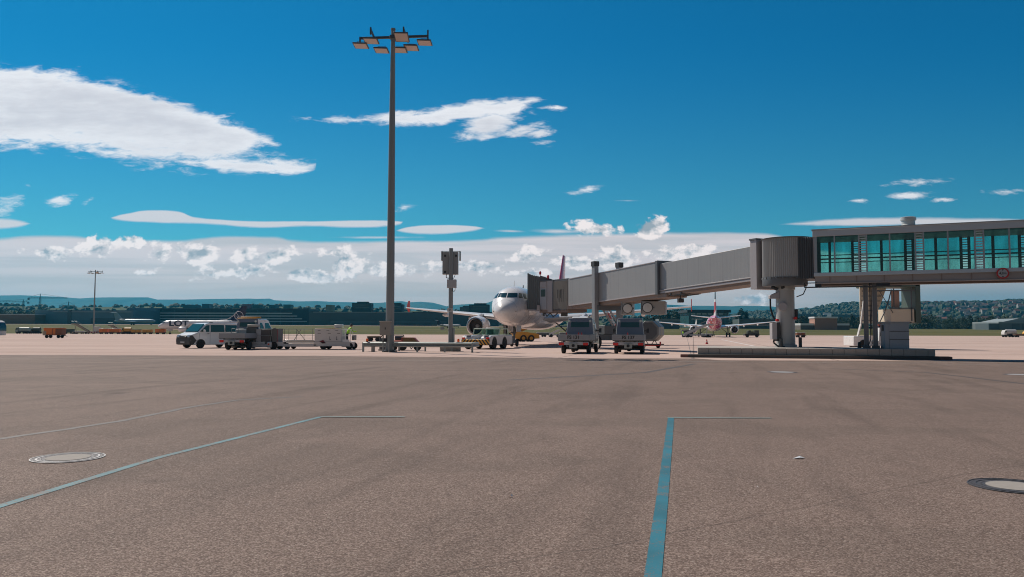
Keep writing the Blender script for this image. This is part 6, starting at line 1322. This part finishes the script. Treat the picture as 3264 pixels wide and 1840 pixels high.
# far floodlight-like radio poles and cranes
def crane(label, px, Y, ytop, yj, xl, xr, m_=None):
    X = (px-CX)/F*Y; zb = midH(X, Y)-3; zt = at(px, ytop, Y).z; zj = at(px, yj, Y).z; xl = (xl-px)/F*Y; xr = (xr-px)/F*Y; m_ = m_ or roofm
    root = thing('tower_crane', label, 'crane', (X, Y, zb), 0, 'tower cranes on the skyline'); H = zt-zb; J = zj-zb; w_ = 1.3
    b = MB()
    for x in (-w_, w_):
        for y in (-w_, w_): b.bar((x, y, 0), (x, y, J+2), .5, .5)
    n = int(J/4)
    for k in range(n):
        z = k*4; s = 1 if k % 2 else -1; b.bar((-w_*s, -w_, z), (w_*s, -w_, z+4), .35, .35)
    b.obj('tower', m_, root)
    b = MB(); b.bar((xl, 0, J), (xr, 0, J), .6, .5); b.bar((xl*.97, 0, J+2), (xr*.97, 0, J+2), .5, .5)
    n = int(abs(xr-xl)/6)
    for k in range(n): x = xl+(xr-xl)*k/n; b.bar((x, 0, J), (x+3, 0, J+2), .35, .35)
    b.obj('jib', m_, root)
    b = MB(); b.bar((0, 0, J+2), (0, 0, H), 1.0, 1.0); b.tube([(xl*.9, 0, J+2), (0, 0, H), (xr*.9, 0, J+2)], .25, 4); b.obj('apex_and_stays', m_, root)
    k_ = xl if abs(xl) < abs(xr) else xr; b = MB(); b.box(k_-3 if k_ > 0 else k_, k_ if k_ > 0 else k_+3, -1.5, 1.5, J-3.5, J); b.obj('counterweight', greyw, root)
crane('larger tower crane with a long jib pointing right at far left', 127, 1700, 937, 951, 88, 215)
crane('smaller tower crane with a long jib pointing left at far left', 74, 1700, 955, 963, -10, 92)
crane('low tower crane with a short jib right of the two large cranes', 218, 1700, 962, 977, 187, 240)
for px, yt, lab in ((1137-0, 0, ''),): pass

# ------------------------------------------------------------------ trees
leafm = []
for nm, c in (('foliage_dark', (.014, .030, .010)), ('foliage_mid', (.024, .045, .014)), ('foliage_light', (.042, .066, .020))):
    leafm.append(mat(nm, c, .8, var=.35, vs=.35))
barkm = mat('bark', (.06, .045, .035), .9, var=.2)
def tree_proto(label, H, W, seed, mi, shape='round'):
    rnd = random.Random(seed); root = thing('tree', label, 'tree', (0, 0, 0), 0, 'trees beyond the airfield')
    b = MB(); b.cyl((0, 0, -.5), (0, 0, H*.55), .35, .16, 7)
    for k in range(5): a = rnd.uniform(0, 6.28); b.cyl((0, 0, H*(.2+.07*k)), (W*.3*math.cos(a), W*.3*math.sin(a), H*(.45+.08*k)), .14, .05, 5)
    b.obj('trunk', barkm, root)
    b = MB(); cl = []
    for k in range(16):
        z = rnd.uniform(.22, .95); rr = W*.5*(math.sin(math.pi*min(1, z*.9+.12))**.6 if shape == 'round' else (1.05-z)); a = rnd.uniform(0, 6.28); q = rnd.uniform(.1, .85)*rr
        cl.append((q*math.cos(a), q*math.sin(a), z*H, rnd.uniform(.12, .24)*W))
    for cx_, cy_, cz_, cr in cl:
        for j in range(46):
            v = Vector((rnd.gauss(0, 1), rnd.gauss(0, 1), rnd.gauss(0, .8))).normalized()*cr*rnd.uniform(.55, 1.08); s = rnd.uniform(.28, .6); n1 = Vector((rnd.gauss(0, 1), rnd.gauss(0, 1), rnd.gauss(0, 1))).normalized(); n2 = n1.orthogonal().normalized(); n3 = n1.cross(n2)
            c = Vector((cx_, cy_, cz_))+v; b._add([c+n2*s, c+n3*s, c-n2*s, c-n3*s*.8], [(0, 1, 2, 3)], 0 if rnd.random() < .7 else 1)
    b.obj('crown', [leafm[mi], leafm[min(2, mi+1)]], root, smooth=False)
    return root
prot = [tree_proto('dense dark round tree', 14, 13, 1, 0), tree_proto('mid green broad tree', 13, 15, 2, 1), tree_proto('lighter green loose tree', 12, 12, 3, 1), tree_proto('dark narrow pointed tree', 15, 8, 4, 0, 'cone')]
used = [False]*4; rt = random.Random(11)
TL = {'left': 'green tree in the line above the brown building at far left', 'skyl': 'dark tree in the line behind the hangars and parking deck', 'hall': 'large dark tree in the clump left of the glass fronted hall', 'mid': 'dark tree in the line between the glass hall and the rotunda column', 'right': 'dark green tree in the line before the wooded hill, right of the column', 'edge': 'green tree at the foot of the village hillside near the right edge'}
def put_tree(px, Y, key, h=None, k=None, zfun=gz):
    k = rt.choice((0, 1, 2, 0, 1, 3)) if k is None else k; X = (px-CX)/F*Y; z = zfun(X, Y)-.4; sc_ = (h or rt.uniform(10, 15))/13.
    g_ = {'left': 'trees above the brown building', 'skyl': 'trees behind the hangars', 'hall': 'tree clump by the glass hall', 'mid': 'trees left of the column', 'right': 'trees before the wooded hill', 'edge': 'trees at the foot of the village'}[key]
    lab = TL[key]
    if not used[k]: o = prot[k]; used[k] = True; o.location = (X, Y, z); o.rotation_euler.z = rt.uniform(0, 6); o.scale = (sc_,)*3; o['label'] = lab; o['group'] = g_
    else: dup(prot[k], (X, Y, z), rt.uniform(0, 6), lab, g_, sc_)
for px in range(-30, 160, 9): put_tree(px+rt.uniform(-4, 4), rt.uniform(950, 1100), 'left', rt.uniform(13, 19))
for px in range(165, 640, 17): put_tree(px+rt.uniform(-6, 6), rt.uniform(1010, 1120), 'skyl', rt.uniform(14, 18))
for px in range(660, 1130, 38): put_tree(px+rt.uniform(-12, 12), rt.uniform(1120, 1140), 'skyl', rt.uniform(14, 19))
for px, h_ in ((2060, 13), (2085, 15), (2105, 17), (2122, 19), (2140, 20), (2155, 18), (2172, 19), (2184, 16), (2190, 14)): put_tree(px, rt.uniform(800, 860), 'hall', h_, rt.choice((0, 1, 0)))
for px in range(2325, 2480, 10): put_tree(px+rt.uniform(-4, 4), rt.uniform(860, 1000), 'mid', rt.uniform(9, 15))
for px, h_ in ((2362, 22), (2378, 20)): put_tree(px, 950, 'mid', h_, 3)
for px in range(2500, 2760, 9): put_tree(px+rt.uniform(-4, 4), rt.uniform(740, 960), 'right', rt.uniform(9, 14))
for px in range(2905, 3290, 10): put_tree(px+rt.uniform(-5, 5), rt.uniform(760, 1050), 'edge', rt.uniform(9, 16))
# far woods as one mass
rw = random.Random(5); b = MB()
def clump(X, Y, z, s):
    n = 6; ph = rw.uniform(0, 6); rings = []
    for zz, rr in ((-.2, 1.), (.45, .85*rw.uniform(.8, 1.1)), (.85, .45)):
        rings.append([(X+s*rr*rw.uniform(.8, 1.15)*math.cos(ph+2*math.pi*i/n), Y+s*rr*rw.uniform(.8, 1.15)*math.sin(ph+2*math.pi*i/n), z+s*zz*rw.uniform(.85, 1.1)) for i in range(n)])
    b.loft(rings, rw.choice((0, 0, 1)))
for i in range(5200):
    Y = rw.uniform(1400, 3050); X = rw.uniform(250, 2250)
    px = CX+X/Y*F
    if px > 3330 or px < 2200: continue
    z = woodH(X, Y); vil = 2890 < px and 1700 < Y < 2700
    if vil and rw.random() < .45: continue
    clump(X, Y, z, rw.uniform(7, 15))
for i in range(1500):
    Y = rw.uniform(1180, 2050); X = rw.uniform(-1400, 900); px = CX+X/Y*F
    if px < -60: continue
    if mn.noise(Vector((X/180, Y/120, 0))) < (-.1 if px < 1200 else -.3): continue
    clump(X, Y, midH(X, Y), rw.uniform(5, 9))
o = b.obj('woods', [leafm[0], leafm[1]], smooth=False); o['kind'] = 'stuff'
# village houses on the hillside
def house_proto(label, wm, rm_, L, Wd, H):
    root = thing('house', label, 'house', (0, 0, 0), 0, 'village houses on the wooded hillside')
    b = MB(); b.box(-L/2, L/2, -Wd/2, Wd/2, -3, H); b.prism([(-Wd/2, H), (Wd/2, H), (0, H+Wd*.42)], 'x', -L/2, L/2); b.obj('wall', wm, root)
    b = MB()
    for s in (-1, 1): b.prism([(s*(Wd/2+.8), H-.5), (0, H+Wd*.42+.15), (0, H+Wd*.42+.55), (s*(Wd/2+.8), H-.1)], 'x', -L/2-.6, L/2+.6)
    b.obj('roof', rm_, root); return root
hp = [house_proto('small pale house with a red-brown roof in the hillside village', mat('house_wall_pale', (.22, .20, .18), .8), mat('roof_red_brown', (.17, .06, .04), .8, var=.2), 13, 10, 6),
      house_proto('small pale house with a dark grey roof in the hillside village', MATS['house_wall_pale'], mat('roof_dark_grey', (.045, .045, .05), .8), 14, 10, 7),
      house_proto('white gabled house with a brown roof in the hillside village', mat('house_wall_white', (.34, .33, .31), .8), mat('roof_brown', (.10, .06, .045), .8), 11, 10, 7)]
uh = [False]*3; nh = 0
while nh < 120:
    Y = rw.uniform(1750, 2650); px = rw.uniform(2895, 3300); X = (px-CX)/F*Y; k = rw.choice((0, 0, 1, 1, 2)); z = woodH(X, Y)+rw.uniform(1, 5); s = rw.uniform(.75, 1.15)
    if not uh[k]: uh[k] = True; hp[k].location = (X, Y, z); hp[k].rotation_euler.z = rw.uniform(-.8, .8); hp[k].scale = (s,)*3
    else: dup(hp[k], (X, Y, z), rw.uniform(-.8, .8), sc=s)
    nh += 1
hq = house_proto('pale block on the wooded slope left of the canopied stairs', MATS['house_wall_pale'], MATS['office_roof'] if 'office_roof' in MATS else mat('office_roof', (.16, .19, .19)), 20, 12, 8); del hq['group']
X = (2636-CX)/F*2200; hq.location = (X, 2200, woodH(X, 2200)+3)
